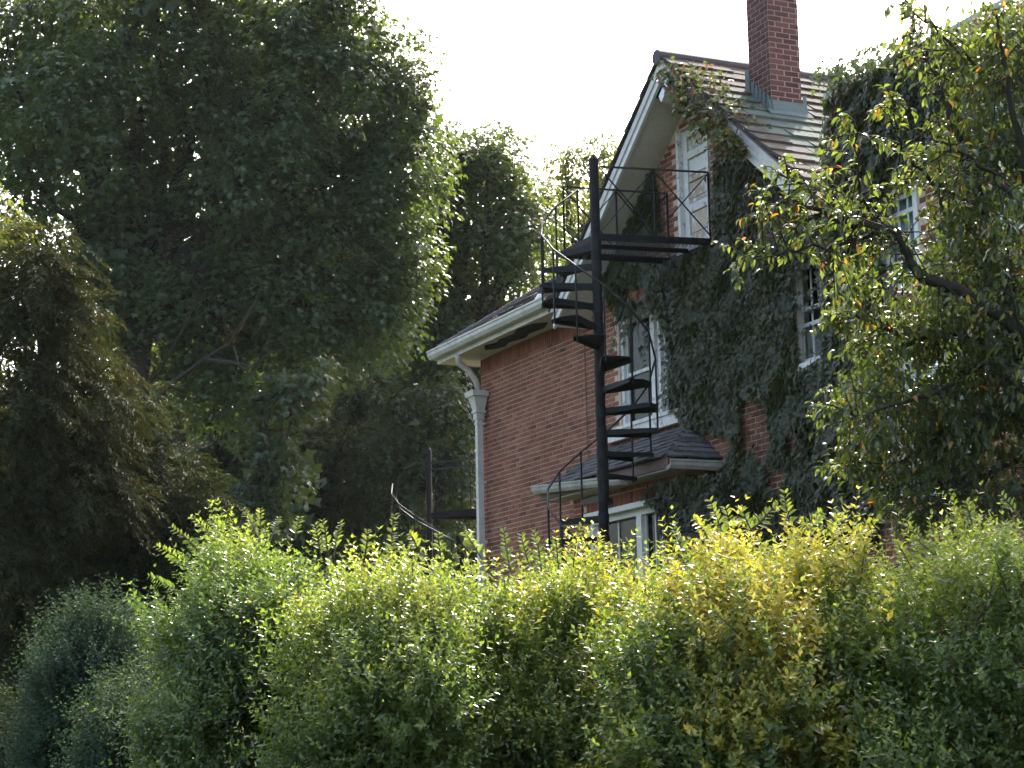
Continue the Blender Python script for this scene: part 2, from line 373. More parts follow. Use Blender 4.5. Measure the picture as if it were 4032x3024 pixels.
def wall_part(name, mb, label=None):
    o = mb.build(name, 'mortar', th=H, label=label); parts_brick[o] = []; return o

# --- openings (u0,u1,z0,z1)
DOOR = (5.24, 6.00, 7.50, 9.06)
WIN2 = (3.52, 5.22, 5.50, 6.96)
WIN3 = (7.68, 8.30, 5.58, 6.80)
rakeL = lambda u, z: (AP_Z - 0.30 - PIT * (AP_U - u)) - z
rakeR = lambda u, z: (AP_Z - 0.30 - PIT * (u - AP_U)) - z
gw = slab_cells(CORNER, 2.55, 1.2, 7.24, [], 0.007, 0.32)
front = slab_cells(2.55, BLOCK_U, 1.2, 9.6, [DOOR, WIN2, WIN3], 0.007, 0.32, [rakeL, rakeR])
gw.add(front.v, front.f)
gw.box((CORNER + 0.014, 0.32, 1.2), (CORNER + 0.3, 8.0, 7.24))
gw.box((CORNER, 8.0, 1.2), (9.75, 8.3, 7.24))
WALL = wall_part('wall', gw)
def ok_wall(c, z, l):
    if z > 7.03 and c < 2.55: return False
    for o in (DOOR, WIN2, WIN3):
        if o[0] - l / 2 < c < o[1] + l / 2 and o[2] - 0.03 < z < o[3] + 0.03: return False
    if WIN2[0] - 0.1 < c < WIN2[1] + .1 and WIN2[3] < z < WIN2[3] + 0.24: return False
    if c > 2.55 and min(rakeL(c, z), rakeR(c, z)) < 0.04: return False
    return True
for c, z, l in rows(CORNER, BLOCK_U, 1.6, 9.55, ok_wall):
    parts_brick[WALL].append(((c, rng.uniform(-.002, .002), z), l, CO - 0.0135, 'u', 'brick', c + (6 if z < 3.9 else 0)))
def soldiers(part, u0, u1, zc, h, v):
    u = u0
    while u < u1 - 0.05:
        parts_brick[part].append(((u + CO / 2, v, zc), CO - 0.0135, h, 'u', 'brick', -50)); u += CO
soldiers(WALL, CORNER, 2.5, 7.135, 0.20, 0.0)
soldiers(WALL, WIN2[0], WIN2[1], WIN2[3] + 0.12, 0.20, 0.0)
# return wall at the corner
for c, z, l in rows(0.1, 1.2, 3.2, 7.0, lambda *a: True):
    pass

# --- ivy-clad block on the right
W4 = (*sorted((wall(1897, 395, BLOCK_V)[0], wall(1977, 380, BLOCK_V)[0])), 5.75, wall(1975, 380, BLOCK_V)[1])
W5 = (10.75, 11.75, 3.75, 5.15)
W6 = (12.55, 13.9, 3.9, 5.2)
W7 = (12.3, 13.2, 5.9, 7.3)
bl = slab_cells(BLOCK_U, 16.0, 1.2, 8.0, [W4, W5, W6, W7], BLOCK_V + 0.007, BLOCK_V + 0.34)
bl.box((BLOCK_U, BLOCK_V + .34, 1.2), (BLOCK_U + .3, 8, 8.0)); bl.box((15.7, BLOCK_V + .34, 1.2), (16, 8, 8.0)); bl.box((BLOCK_U + .3, 4.0, 1.2), (15.7, 4.3, 7.98))
BLOCK = wall_part('block_wall', bl)
def ok_block(c, z, l):
    for o in (W4, W5, W6, W7):
        if o[0] - l / 2 < c < o[1] + l / 2 and o[2] - 0.03 < z < o[3] + 0.03: return False
    return True
for c, z, l in rows(BLOCK_U, 16, 1.3, 7.95, ok_block):
    big = W4[1] < c < W4[1] + 0.8 and 5.6 < z < 7.2
    parts_brick[BLOCK].append(((c, BLOCK_V + rng.uniform(-.002, .002), z), l, CO - 0.0135, 'u', 'brick', 50 + c if big else -1))
pb = MB().box((BLOCK_U - .03, BLOCK_V - .03, 8.0), (16.05, 4.4, 8.06)); pb.build('parapet_cap', 'lead', th=H)

# --- ground floor bay
BV, BE = -0.45, -0.75
WB = (wall(1270, 1150, BV)[0], 5.35, 2.6, wall(1290, 1117, BV)[1])
bay = slab_cells(2.95, 5.70, 1.2, 4.66, [WB], BV + 0.007, BV + 0.3)
bay.box((2.95, BV + .3, 1.2), (3.2, 0.0, 4.66)); bay.box((5.42, BV + .3, 1.2), (5.693, 0.0, 4.66))
BAY = wall_part('bay_wall', bay)
def ok_bay(c, z, l):
    if WB[0] - l / 2 < c < WB[1] + l / 2 and WB[2] < z < WB[3] + 0.24: return False
    return True
for c, z, l in rows(2.95, 5.70, 1.6, 4.64, ok_bay):
    parts_brick[BAY].append(((c, BV + rng.uniform(-.002, .002), z), l, CO - 0.0135, 'u', 'brick', c))
soldiers(BAY, WB[0] - 0.03, WB[1], WB[3] + 0.125, 0.20, BV)
for c, z, l in rows(BV + 0.02, -0.02, 3.3, 4.64, lambda *a: True):
    parts_brick[BAY].append(((5.70, c, z), l, CO - 0.0135, 'v', 'brick', -5))

# --- chimney
CU0, CU1, CV0, CV1 = 6.62, 7.10, 0.24, 0.68
ch = MB().box((CU0 + .007, CV0 + .007, 8.2), (CU1 - .007, CV1 - .007, 12.6))
CHIM = wall_part('chimney', ch); CHIM.data.materials[0] = M['chimney_mortar']
for c, z, l in rows(CU0, CU1, 8.75, 12.55, lambda *a: True):
    if z > roof_z(c) - 0.05: parts_brick[CHIM].append(((c, CV0, z), l, CO - 0.0135, 'u', 'chimney_brick', 30 if z < 11.2 else -60))
for c, z, l in rows(CV0 + 0.002, CV1, 8.75, 12.55, lambda *a: True, phase=1):
    parts_brick[CHIM].append(((CU1, c, z), l, CO - 0.0135, 'v', 'chimney_brick', 31 if z < 11.2 else -60))
for c, z, l in rows(CU0, CU1, 9.3, 12.55, lambda *a: True):     # far faces, joined
    parts_brick[CHIM].append(((c, CV1 - .03, z), l, CO - 0.0135, 'u', 'chimney_brick', -99))
cc = MB().box((CU0 - .04, CV0 - .04, 12.6), (CU1 + .04, CV1 + .04, 12.72)); cc.build('chimney_cap', 'mortar', th=H)

# --- the 300 bricks that show largest are single pieces, the rest of each wall is joined
allb = [(b[5], o, b) for o, bs in parts_brick.items() for b in bs]
order = sorted(range(len(allb)), key=lambda i: -allb[i][0])
single = []
for i in order:
    pr, o, b = allb[i]
    if o is CHIM and pr < 0: continue
    if o is WALL and not ((b[0][0] < 2.6) or (b[0][2] > 7.4 and b[0][0] < 6.1)): continue
    if o is WALL and 2.6 <= b[0][0] and not (4.95 < b[0][0] < 6.1 and b[0][2] > 7.5): continue
    single.append(i)
    if len(single) >= 296: break
single = set(single)
for i in single:
    pr, o, b = allb[i]; place_brick(b[0], b[1], b[2], b[3], b[4], o)
rest = {}
for i, (pr, o, b) in enumerate(allb):
    if i in single: continue
    mb = rest.setdefault((o, b[4]), MB()); (x, y, z), l, h = b[0], b[1], b[2]
    jx = rng.normal(0, .0012); jz = rng.normal(0, .0008)
    if b[3] == 'u':
        F = [(x - l / 2 + jx, y, z - h / 2 + jz), (x + l / 2, y, z - h / 2), (x + l / 2 + jx, y, z + h / 2), (x - l / 2, y, z + h / 2 + jz)]
        B = [(p[0], y + .03, p[2]) for p in F]
    else:
        F = [(x, y - l / 2, z - h / 2), (x, y + l / 2, z - h / 2), (x, y + l / 2, z + h / 2), (x, y - l / 2, z + h / 2)]
        B = [(x - .03, p[1], p[2]) for p in F]
    mb.add(F + B, [(0, 1, 2, 3)] + [(i2, (i2 + 1) % 4, 4 + (i2 + 1) % 4, 4 + i2) for i2 in range(4)])
for (o, mt), mb in rest.items(): mb.build('brickwork', mt, parent=o, th=H, kind='stuff')

# --- roof tiles
def tile_mesh(w_, l, th):
    mb = MB(); mb.hexa([(-w_ / 2, 0, -th), (w_ / 2, 0, -th), (w_ / 2, l, -th - .0), (-w_ / 2, l, -th), (-w_ / 2, 0, 0), (w_ / 2, 0, 0), (w_ / 2, l, .012), (-w_ / 2, l, .012)])
    return mb
def roof_plane(part, origin, ax, dn, nrm, width_fn, courses, exp, tw, thick, mats, single_ok, max_single, name='tile'):
    """tiles laid on a slope: origin at the top edge, ax along the course, dn down the slope"""
    ax, dn, nrm = (np.array(a, float) / np.linalg.norm(a) for a in (ax, dn, nrm)); origin = np.array(origin, float)
    base = tile_mesh(tw - .006, exp * 1.22, thick); ms = {}
    joined = {}; n = 0
    for j in range(courses):
        a0, a1 = width_fn(j)
        x = a0 - (tw / 2 if j % 2 else 0)
        while x < a1 - 0.02:
            xa, xb = max(x, a0), min(x + tw, a1)
            if xb - xa > 0.06:
                c = origin + ax * ((xa + xb) / 2) + dn * (j * exp + rng.normal(0, .004)) + nrm * (thick + 0.006 + rng.uniform(0, .006))
                tilt = rng.normal(0, .02); full = xb - xa > tw * .98
                mt = mats(c); d2 = dn + nrm * (0.055 + tilt); d2 /= np.linalg.norm(d2); n2 = np.cross(ax, d2); n2 = n2 if n2 @ nrm > 0 else -n2
                if full and n < max_single and single_ok(c):
                    if mt not in ms:
                        me = bpy.data.meshes.new(name); me.from_pydata(base.v, [], base.f); me.materials.append(M[mt]); ms[mt] = me
                    o = bpy.data.objects.new(name, ms[mt]); COL.objects.link(o); o.parent = part
                    q = c - HB; a2 = ax if np.dot(np.cross(ax, d2), n2) > 0 else -ax
                    o.matrix_basis = Matrix(((a2[0], d2[0], n2[0], q[0]), (a2[1], d2[1], n2[1], q[1]), (a2[2], d2[2], n2[2], q[2]), (0, 0, 0, 1)))
                    n += 1
                else:
                    s = (xb - xa - .006) / (tw - .006)
                    joined.setdefault(mt, MB()).add([c + ax * p[0] * s + d2 * p[1] + n2 * p[2] for p in base.v], base.f)
            x += tw
    for mt, mb in joined.items(): mb.build(name + 's', mt, parent=part, th=H, kind='stuff')
RL = math.hypot(1, PIT)
deck = MB()
for s in (-1, 1):
    e = 3.18
    P = [(AP_U, AP_Z - .05), (AP_U + s * e, AP_Z - .05 - PIT * e), (AP_U + s * e, AP_Z - .17 - PIT * e), (AP_U, AP_Z - .17)]
    deck.prism([(u, EAVE_V + .03, z) for u, z in P], (0, 7.6, 0))
ROOF = deck.build('roof', 'fascia_brown', th=H)
def mat_right(c):
    u, v, z = c
    if u > CU1 - .62 and CV0 - .25 < v < CV1 + .25 and u > CU1 - .1 and rng.random() < 0.85: return 'tile_copper'
    if CU0 - .1 < u < CU1 + .4 and CV0 - .4 < v < CV0 + .05: return 'tile_copper'
    return 'tile'
nR = (PIT, 0, 1)
def chim_gap(c): return True
roof_plane(ROOF, (AP_U + .02, 0, AP_Z - .05), (0, 1, 0), (1, 0, -PIT), nR, lambda j: (EAVE_V - .02, 7.0), 15, 0.272, 0.30, 0.026, mat_right,
           lambda c: c[1] < 5.2 and not (CU0 < c[0] < CU1 and CV0 < c[1] < CV1), 296)
roof_plane(ROOF, (AP_U - .02, 0, AP_Z - .05), (0, 1, 0), (-1, 0, -PIT), (-PIT, 0, 1), lambda j: (EAVE_V - .02, 7.0), 15, 0.272, 0.30, 0.026, lambda c: 'tile', lambda c: False, 0)
rd = MB()
for i in range(18):
    v = EAVE_V - .05 + i * .42; rd.tube([(AP_U, v, AP_Z - .035), (AP_U, v + .44, AP_Z - .03)], [.10, .095], 12)
rd.build('ridge_tile', 'ridge', parent=ROOF, th=H, smooth=False)
# left hip roof over the brick wing
HP = 0.66; EU0, EU1 = -1.52, 3.4
hd = MB()
top = 4.0
hd.add([(EU0, EAVE_V, EAVE_Z - .04), (2.64, EAVE_V, EAVE_Z - .04), (2.64, .4, EAVE_Z - .04 + HP * .9), (7, .4, EAVE_Z - .04 + HP * .9), (7, EAVE_V + top, EAVE_Z - .04 + HP * top), (EU0 + top, EAVE_V + top, EAVE_Z - .04 + HP * top), (EU0, 8.5, EAVE_Z - .04)],
       [(0, 1, 2, 5), (2, 3, 4, 5), (0, 5, 6)])
LROOF = hd.build('wing_roof', 'fascia_brown', th=H)
sl_ = math.hypot(1, HP); nc = 16; ex = 0.27
def left_w(j):
    s = (nc - 1 - j) * ex / sl_          # horizontal distance in from the eave
    return (EU0 + s + .02, 4.6 if s > .95 else 2.62)
s_top = (nc) * ex / sl_
roof_plane(LROOF, (0, EAVE_V + s_top - .02, EAVE_Z - .04 + HP * s_top), (1, 0, 0), (0, -1, -HP), (0, -HP, 1),
           left_w, nc, ex, 0.30, 0.026, lambda c: 'tile', lambda c: False, 0)
hc = MB()
for i in range(12):
    a = np.array((EU0 + .03, EAVE_V + .03, EAVE_Z + .02)); d = np.array((1, 1, HP)) * .27
    hc.tube([a + d * i, a + d * (i + 1.08)], [.085, .075], 8)
hc.build('hip_tile', 'ridge', parent=LROOF, th=H)

# --- bargeboards, soffits, gutter
for s, nm in ((-1, 'bargeboard'), (1, 'bargeboard')):
    e = 3.16
    def strip(off0, off1, v0, v1, mat, name, e0=0.0):
        mb = MB(); P = [(AP_U + s * e0, AP_Z - off0 - PIT * e0), (AP_U + s * e, AP_Z - off0 - PIT * e), (AP_U + s * e, AP_Z - off1 - PIT * e), (AP_U + s * e0, AP_Z - off1 - PIT * e0)]
        mb.prism([(u, v0, z) for u, z in P], (0, v1 - v0, 0)); return mb.build(name, mat, th=H)
    strip(.075, .20, EAVE_V, EAVE_V + .03, 'gutter', 'verge_board')
    strip(.195, .235, EAVE_V - .025, EAVE_V + .03, 'gutter', 'verge_moulding')
    strip(.23, .34, EAVE_V - .005, EAVE_V + .035, 'white', 'bargeboard')
    strip(.285, .31, EAVE_V + .035, 0.0, 'soffit', 'rake_soffit')
sf = MB().box((EU0 + .06, EAVE_V + .02, 7.245), (2.62, 0.0, 7.275)); sf.box((EU0 + .06, 0.0, 7.245), (CORNER, 2.2, 7.275))
SOFF = sf.build('soffit', 'soffit', th=H)
fb = MB().box((EU0 + .02, EAVE_V - .01, 7.235), (2.62, EAVE_V + .02, 7.41)); fb.box((EU0 + .02, EAVE_V + .02, 7.235), (EU0 + .05, 2.2, 7.41))
fb.build('fascia', 'gutter', th=H)
g = MB()
prof = [(0, 0), (-.10, .0), (-.135, .05), (-.14, .10), (-.155, .105), (-.155, .13), (-.125, .13), (-.115, .07), (-.02, .035), (0, .035)]
g.prism([(EU0 - .05, EAVE_V - .012 + p[0], 7.31 + p[1]) for p in prof], (4.15, 0, 0))
g.prism([(EU0 + .018 + p[0], EAVE_V - .01, 7.31 + p[1]) for p in prof], (0, 2.6, 0))
g.build('gutter', 'gutter', th=H)
# the rotten dark stretch of soffit
rot = MB(); pr = [wall(x, y, -0.28) for x, y in ((1075, 745), (1090, 712), (1135, 722), (1160, 702), (1205, 690), (1200, 715), (1150, 738), (1120, 752))]
ro = MB()
us = [-.15, .1, .35, .6, 1.0, 1.3, 1.75, 1.9, 1.6, 1.2, .9, .5, .2, -.05]; vs_ = [-.30, -.42, -.33, -.40, -.36, -.45, -.40, -.25, -.16, -.20, -.12, -.2, -.13, -.2]
ro.prism([(u, v, 7.243) for u, v in zip(us, vs_)], (0, 0, -.02)); ro.build('rotten_patch', 'dark_room', parent=SOFF, th=H)
# right eave of the gable roof
g2 = MB(); ez = roof_z(AP_U + 3.18) - .16
g2.prism([(AP_U + 3.19 - p[0] * .8, EAVE_V, ez + p[1] * .8) for p in prof], (0, 1.2, 0)); g2.build('gutter', 'white', th=H)

# --- drainpipe with hopper head
pu, pz = wall(1036, 1000, -0.12)
dp = MB(); PU = pu
dp.box((PU - .045, -.165, 1.8), (PU + .045, -.075, 6.45))
pts = [wall(990, 765, -.5), wall(992, 785, -.45), wall(1012, 800, -.3), wall(1028, 822, -.18), wall(1035, 845, -.12)]
path = [(a, v, z) for (a, z), v in zip(pts, (-.5, -.45, -.3, -.18, -.12))]
DP = dp.build('drainpipe', 'gutter', th=H)
MB().tube(path[:1] + [(path[0][0] * .5 + path[1][0] * .5, -.48, (path[0][2] + path[1][2]) / 2)] + path[1:], .05, 10).build('offset_bend', 'gutter', parent=DP, th=H, smooth=True)
hh = MB()
def frus(z0, z1, a, b):
    hh.hexa([(PU - a, -.12 - a, z0), (PU + a, -.12 - a, z0), (PU + a, -.12 + min(a, .1), z0), (PU - a, -.12 + min(a, .1), z0),
             (PU - b, -.12 - b, z1), (PU + b, -.12 - b, z1), (PU + b, -.12 + min(b, .1), z1), (PU - b, -.12 + min(b, .1), z1)])
hz = wall(1036, 892, -.12)[1]
frus(hz, hz + .035, .085, .085); frus(hz + .035, hz + .25, .068, .125); frus(hz + .25, hz + .33, .155, .165); frus(hz - .1, hz, .062, .066)
hh.build('hopper_head', 'gutter', parent=DP, th=H)
br = MB()
for z in (6.2, 5.3, 4.4, 3.4): br.box((PU - .055, -.175, z), (PU + .055, -.03, z + .03))
br.build('pipe_bracket', 'gutter', parent=DP, th=H)
cab = MB(); cu = wall(1265, 800, -.01)[0]
cab.tube([(cu, -.012, 3.3), (cu + .01, -.012, 5.2), (cu - .02, -.012, 7.2)], .007, 5); cab.build('cable', 'fascia_brown', th=H)

# --- chimney flashing
fl = MB()
MB().prism([(CU1 + .004, CV0 - .05, roof_z(CU1) + .16), (CU1 + .004, CV1 + .05, roof_z(CU1) + .16), (CU1 + .03, CV1 + .05, roof_z(CU1) + .02), (CU1 + .03, CV0 - .05, roof_z(CU1) + .02)], (.012, 0, .006)).build('apron_flashing', 'copper', parent=CHIM, th=H)
ap2 = MB(); z1 = roof_z(CU1) + .035
ap2.prism([(CU1 + .02, CV0 - .08, z1), (CU1 + .02, CV1 + .08, z1), (CU1 + .10, CV1 + .08, z1 - .08), (CU1 + .10, CV0 - .08, z1 - .08)], (.01, 0, .012)); ap2.build('apron_flashing', 'copper', parent=CHIM, th=H)
for i in range(6):
    u = CU0 + .06 + i * .082; z = roof_z(u)
    MB().prism([(u, CV0 - .012 - .006 * (i % 2), z - .03), (u + .07, CV0 - .012, z - .08), (u + .064, CV0 - .008, z + .15), (u + .014, CV0 - .006, z + .19)], (0, -.008, 0)).build('step_flashing', 'copper', parent=CHIM, th=H)
MB().box((CU0 - .05, CV0 - .02, roof_z(CU0) + .0), (CU0 + .035, CV0 - .004, roof_z(CU0) + .3)).build('step_flashing', 'copper', parent=CHIM, th=H)
MB().prism([(CU1 + .006, CV1 - .02, roof_z(CU1) - .02), (CU1 + .006, CV1 + .05, roof_z(CU1)), (CU1 + .006, CV1 + .05, roof_z(CU1) + .28), (CU1 + .006, CV1 + .005, roof_z(CU1) + .25)], (.012, 0, 0)).build('side_flashing', 'copper', parent=CHIM, th=H)
# roof vent boot and flashing strip near the stair
vb = MB(); vu, vz = wall(1166, 652, -.36)
vb.tube([(vu, -.40, vz - .12), (vu, -.36, vz + .0), (vu, -.34, vz + .1)], [.11, .09, .05], 12); vb.build('vent_boot', 'white', parent=LROOF, th=H)
fu, fz = wall(1270, 606, -.2)
MB().prism([(fu - .5, -.25, fz - .03), (fu + .5, -.25, fz - .03), (fu + .4, -.12, fz + .06), (fu - .45, -.12, fz + .06)], (0, -.01, .012)).build('lead_strip', 'lead', parent=LROOF, th=H)

# --- attic door
def part_box(name, a, b, mat, parent=None, label=None): return MB().box(a, b).build(name, mat, parent=parent, th=H, label=label)
D0, D1, DZ0, DZ1 = DOOR
AD = part_box('attic_door', (D0 + .005, .09, DZ0), (D1 - .005, .12, DZ1), 'boards', label='peeling boarded-up attic door')
fr = MB().box((D0 - .005, -.015, DZ0), (D0 + .05, .11, DZ1)); fr.build('frame', 'peeling', parent=AD, th=H)
MB().box((D1 - .045, -.015, DZ0), (D1 + .01, .11, DZ1)).build('frame', 'peeling', parent=AD, th=H)
MB().box((D0 + .05, .055, DZ0), (D0 + .155, .095, DZ1)).build('stile', 'white', parent=AD, th=H)
MB().box((D1 - .12, .055, DZ0), (D1 - .045, .095, DZ1)).build('stile', 'peeling', parent=AD, th=H)
i0, i1 = D0 + .157, D1 - .122
for a, b, mt in ((8.955, 9.055, 'peeling'), (8.67, 8.765, 'peeling'), (8.36, 8.42, 'boards'), (8.08, 8.13, 'boards'), (7.965, 8.075, 'peeling'), (7.52, 7.68, 'boards')):
    MB().box((i0, .058, a), (i1, .095, b)).build('rail', mt, parent=AD, th=H)
for a, b, mt in ((8.78, 8.94, 'boards'), (8.46, 8.64, 'white'), (8.15, 8.34, 'boards'), (7.70, 7.95, 'plywood')):
    MB().box((i0 + .02, .072, a), (i1 - .02, .092, b)).build('panel', mt, parent=AD, th=H)
MB().box((D0 - .02, -.05, DZ0 - .06), (D1 + .03, .1, DZ0)).build('threshold', 'peeling', parent=AD, th=H)
MB().tube([(D1 - .09, .05, 8.26), (D1 - .09, -.0, 8.26)], .025, 8).build('knob', 'iron', parent=AD, th=H)

# --- windows
def window(o, v, bars=(), rails=(), label=None, fw=.07, mat='white', curtain=None, depth=.10, cols=None):
    u0, u1, z0, z1 = o
    f = MB(); y0, y1 = v + depth - .07, v + depth + .03
    f.box((u0, y0, z0), (u0 + fw, y1, z1)); f.box((u1 - fw, y0, z0), (u1, y1, z1))
    f.box((u0 + fw, y0, z1 - fw), (u1 - fw, y1, z1)); f.box((u0 + fw, y0, z0), (u1 - fw, y1, z0 + fw * .8))
    W = f.build('window', mat, th=H, label=label)
    for a, b in bars: MB().box((a, y0 - .004, z0 + fw * .8), (b, y1 - .002, z1 - fw)).build('mullion', mat, parent=W, th=H)
    edges = [u0 + fw] + [x for b in bars for x in b] + [u1 - fw]
    for k in range(0, len(edges), 2):
        a, b = edges[k], edges[k + 1]
        if b - a < .05: continue
        MB().box((a, v + depth + .004, z0 + fw * .8), (b, v + depth + .01, z1 - fw)).build('pane', 'glass', parent=W, th=H)
        s = MB(); sw = .035
        s.box((a, v + depth - .02, z0 + fw * .8), (a + sw, v + depth + .002, z1 - fw)); s.box((b - sw, v + depth - .02, z0 + fw * .8), (b, v + depth + .002, z1 - fw))
        for r in rails: s.box((a + sw, v + depth - .022, r - .022), (b - sw, v + depth + .002, r + .022))
        for c in (cols or []): s.box((a + (b - a) * c - .011, v + depth - .012, z0 + fw), (a + (b - a) * c + .011, v + depth + .001, z1 - fw))
        s.build('sash', mat, parent=W, th=H)
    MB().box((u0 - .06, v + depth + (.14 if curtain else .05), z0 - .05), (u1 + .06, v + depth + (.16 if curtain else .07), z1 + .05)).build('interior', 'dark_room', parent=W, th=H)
    if curtain:
        c = MB(); n = 26
        P = [(u0 + .05 + (u1 - u0 - .1) * i / n, v + depth + .07 + .022 * math.sin(i * 2.1) + .01 * math.sin(i * 5.3)) for i in range(n + 1)]
        zt = curtain[1]
        c.add([(p[0], p[1], z0 + .05) for p in P] + [(p[0], p[1], zt) for p in P], [(i, i + 1, n + 2 + i, n + 1 + i) for i in range(n)])
        c.build('curtain', curtain[0], parent=W, th=H, recalc=False)
    return W
m2 = wall(1412, 760)[0]
W2 = window(WIN2, 0, bars=[(m2 - .13, m2 - .02), (m2 + .06, m2 + .13)], rails=[6.2], mat='peeling', label='pair of sash windows with a peeling sill half hidden in ivy')
MB().box((3.2, -.09, 5.33), (5.3, -.02, 5.46)).build('sill', 'peeling', parent=W2, th=H); MB().box((3.24, -.11, 5.462), (5.28, .02, 5.50)).build('sill', 'peeling', parent=W2, th=H)
W3o = window(WIN3, 0, rails=[6.04, 6.22], label='narrow sash window with a white lower curtain', curtain=('curtain', 6.0), cols=(.45,))
MB().box((WIN3[0] - .04, -.06, WIN3[2] - .1), (WIN3[1] + .04, .03, WIN3[2])).build('sill', 'white', parent=W3o, th=H)
zr = [wall(1955, y, BLOCK_V)[1] for y in (418, 448, 484)]
W4o = window(W4, BLOCK_V, rails=[zr[0], zr[1] - .02], label='upper window with pale blue curtain beside the ivy', curtain=('curtain_blue', W4[3] - .02), cols=(.33, .66), depth=.07)
W5o = window(W5, BLOCK_V, bars=[(11.2, 11.3)], rails=[4.5], label='ground floor window with white peeling frame behind the fruit tree', mat='peeling', curtain=('curtain', 4.9))
MB().box((W5[0] - .06, BLOCK_V - .07, W5[2] - .1), (W5[1] + .06, BLOCK_V + .03, W5[2])).build('sill', 'white', parent=W5o, th=H)
W6o = window(W6, BLOCK_V, rails=[4.5], label='wide grey-blinded window at the frame edge', curtain=('curtain', 5.1))
W7o = window(W7, BLOCK_V, rails=[6.6], label='upper window mostly hidden by fruit tree leaves', curtain=('curtain', 6.9))
mb_ = wall(1375, 1125, BV)[0]
WBo = window(WB, BV, bars=[(mb_ - .06, mb_ + .07)], rails=[3.5], label='white framed bay window under the brick soldier course', curtain=None, cols=(.5,), fw=.09)
MB().box((WB[0] - .03, BV - .07, WB[3] - .01), (WB[1] + .03, BV + .02, WB[3] + .06)).build('head_trim', 'white', parent=WBo, th=H)

# --- bay roof
bz = 4.76; bu0, bu1 = 2.50, 6.03; tzz = 5.27; tin = .68
br_ = MB().add([(bu0, BE, bz), (bu1, BE, bz), (bu1 - tin, -.002, tzz), (bu0 + tin, -.002, tzz), (bu1, -.002, bz), (bu0, -.002, bz)], [(0, 1, 2, 3), (1, 4, 2), (0, 3, 5)])
BR = br_.build('bay_roof', 'shingle', th=H)
bs = math.hypot(-BE, tzz - bz); ncs = 7; exs = bs / ncs
dnv = np.array((0, BE, bz - tzz)); nv = np.array((0, -(tzz - bz), -BE))
roof_plane(BR, (0, -.002, tzz + .002), (1, 0, 0), dnv, nv, lambda j: (bu0 + tin * (1 - (j + 1) / ncs) + .02, bu1 - tin * (1 - (j + .6) / ncs)), ncs, exs, .19, .011, lambda c: 'shingle', lambda c: True, 150, 'shingle')
dn2 = np.array((tin, 0, bz - tzz)); nv2 = np.array((tzz - bz, 0, tin))
for j in range(ncs):
    pass
roof_plane(BR, (bu1 - tin, 0, tzz), (0, 1, 0), dn2, nv2, lambda j: (BE * (j + .8) / ncs, 0), ncs, math.hypot(tin, tzz - bz) / ncs, .19, .011, lambda c: 'shingle', lambda c: True, 60, 'shingle')
f1 = MB().box((bu0 + .02, BE + .02, bz - .13), (bu1 - .02, BE + .05, bz - .005)); f1.box((bu1 - .05, BE + .05, bz - .13), (bu1 - .02, 0, bz - .005)); f1.build('bay_fascia', 'fascia_brown', th=H)
MB().box((bu0 + .03, BE + .05, bz - .15), (bu1 - .05, BV + .02, bz - .12)).build('bay_soffit', 'soffit', th=H)
gb = MB(); p2 = [(q[0] * .8, q[1] * .85) for q in prof]
gl = wall(1165, 1052, BE - .05)[1] - .08
gb.v = []
A = [(bu0 - .02, BE + .018 + q[0], gl + q[1]) for q in p2]; B = [(5.0, BE + .018 + q[0], bz - .21 + q[1]) for q in p2]; n = len(A)
gb.add(A + B, [tuple(range(n)), tuple(range(n, 2 * n))] + [(i, (i + 1) % n, n + (i + 1) % n, n + i) for i in range(n)]); gb.build('bay_gutter', 'bay_trim', th=H)
g3 = MB(); g3.prism([(bu1 - .018 - q[0], BE, bz - .15 + q[1]) for q in p2], (0, .74, 0)); g3.build('bay_gutter', 'bay_trim', th=H)

# --- side porch beyond the far corner
px_, pzz = wall(1010, 1130, 1.2)
PR = MB().hexa([(-2.6, .9, pzz + .05), (-1.0, .9, pzz + .55), (-1.0, 3.4, pzz + .55), (-2.6, 3.4, pzz + .05), (-2.6, .9, pzz + .12), (-1.0, .9, pzz + .62), (-1.0, 3.4, pzz + .62), (-2.6, 3.4, pzz + .12)]).build('porch_roof', 'shingle', th=H)
cn = MB().box((-2.45, .95, pzz - .02), (-1.0, 3.3, pzz + .05)); cn.box((-2.4, 1.0, pzz - .1), (-1.0, 3.25, pzz - .022)); cn.box((-2.34, 1.06, pzz - .16), (-1.0, 3.2, pzz - .102)); cn.build('porch_cornice', 'white', parent=PR, th=H)
MB().box((-1.5, 1.15, 1.8), (-1.3, 1.35, pzz - .16)).build('porch_column', 'white', parent=PR, th=H)
MB().box((-2.3, 1.15, 1.8), (-2.1, 1.35, pzz - .16)).build('porch_column', 'white', parent=PR, th=H)

# ================================================================== SECURITY LIGHT
sv = min(np.linspace(-.37, -.10, 60), key=lambda v: abs(wall(1447, 192, v)[1] + .06 - (AP_Z - .31 - PIT * abs(AP_U - wall(1447, 192, v)[0]))))
su, sz = wall(1447, 192, sv); sz_ = AP_Z - .31 - PIT * abs(AP_U - su)
SLt = Thing('security_light', 'white twin-headed security floodlight under the gable peak', 'light', (su, sv, sz_), 'house')
def slant(a, b, c0, c1, d0, d1):       # box lying under the sloping soffit: a..b along the slope, c along v, d below it
    q = lambda e, v, d: (su + e * 1.1 + d * .9, sv + v * 1.1 - .02, sz_ + e * .88 - d * 1.3)
    return MB().hexa([q(a, c0, d1), q(b, c0, d1), q(b, c1, d1), q(a, c1, d1), q(a, c0, d0), q(b, c0, d0), q(b, c1, d0), q(a, c1, d0)])
slant(-.14, .13, -.09, .08, .0, .025).build('base_plate', 'iron', th=SLt)
slant(-.03, .02, -.03, .03, .025, .07).build('swivel', 'iron', th=SLt)
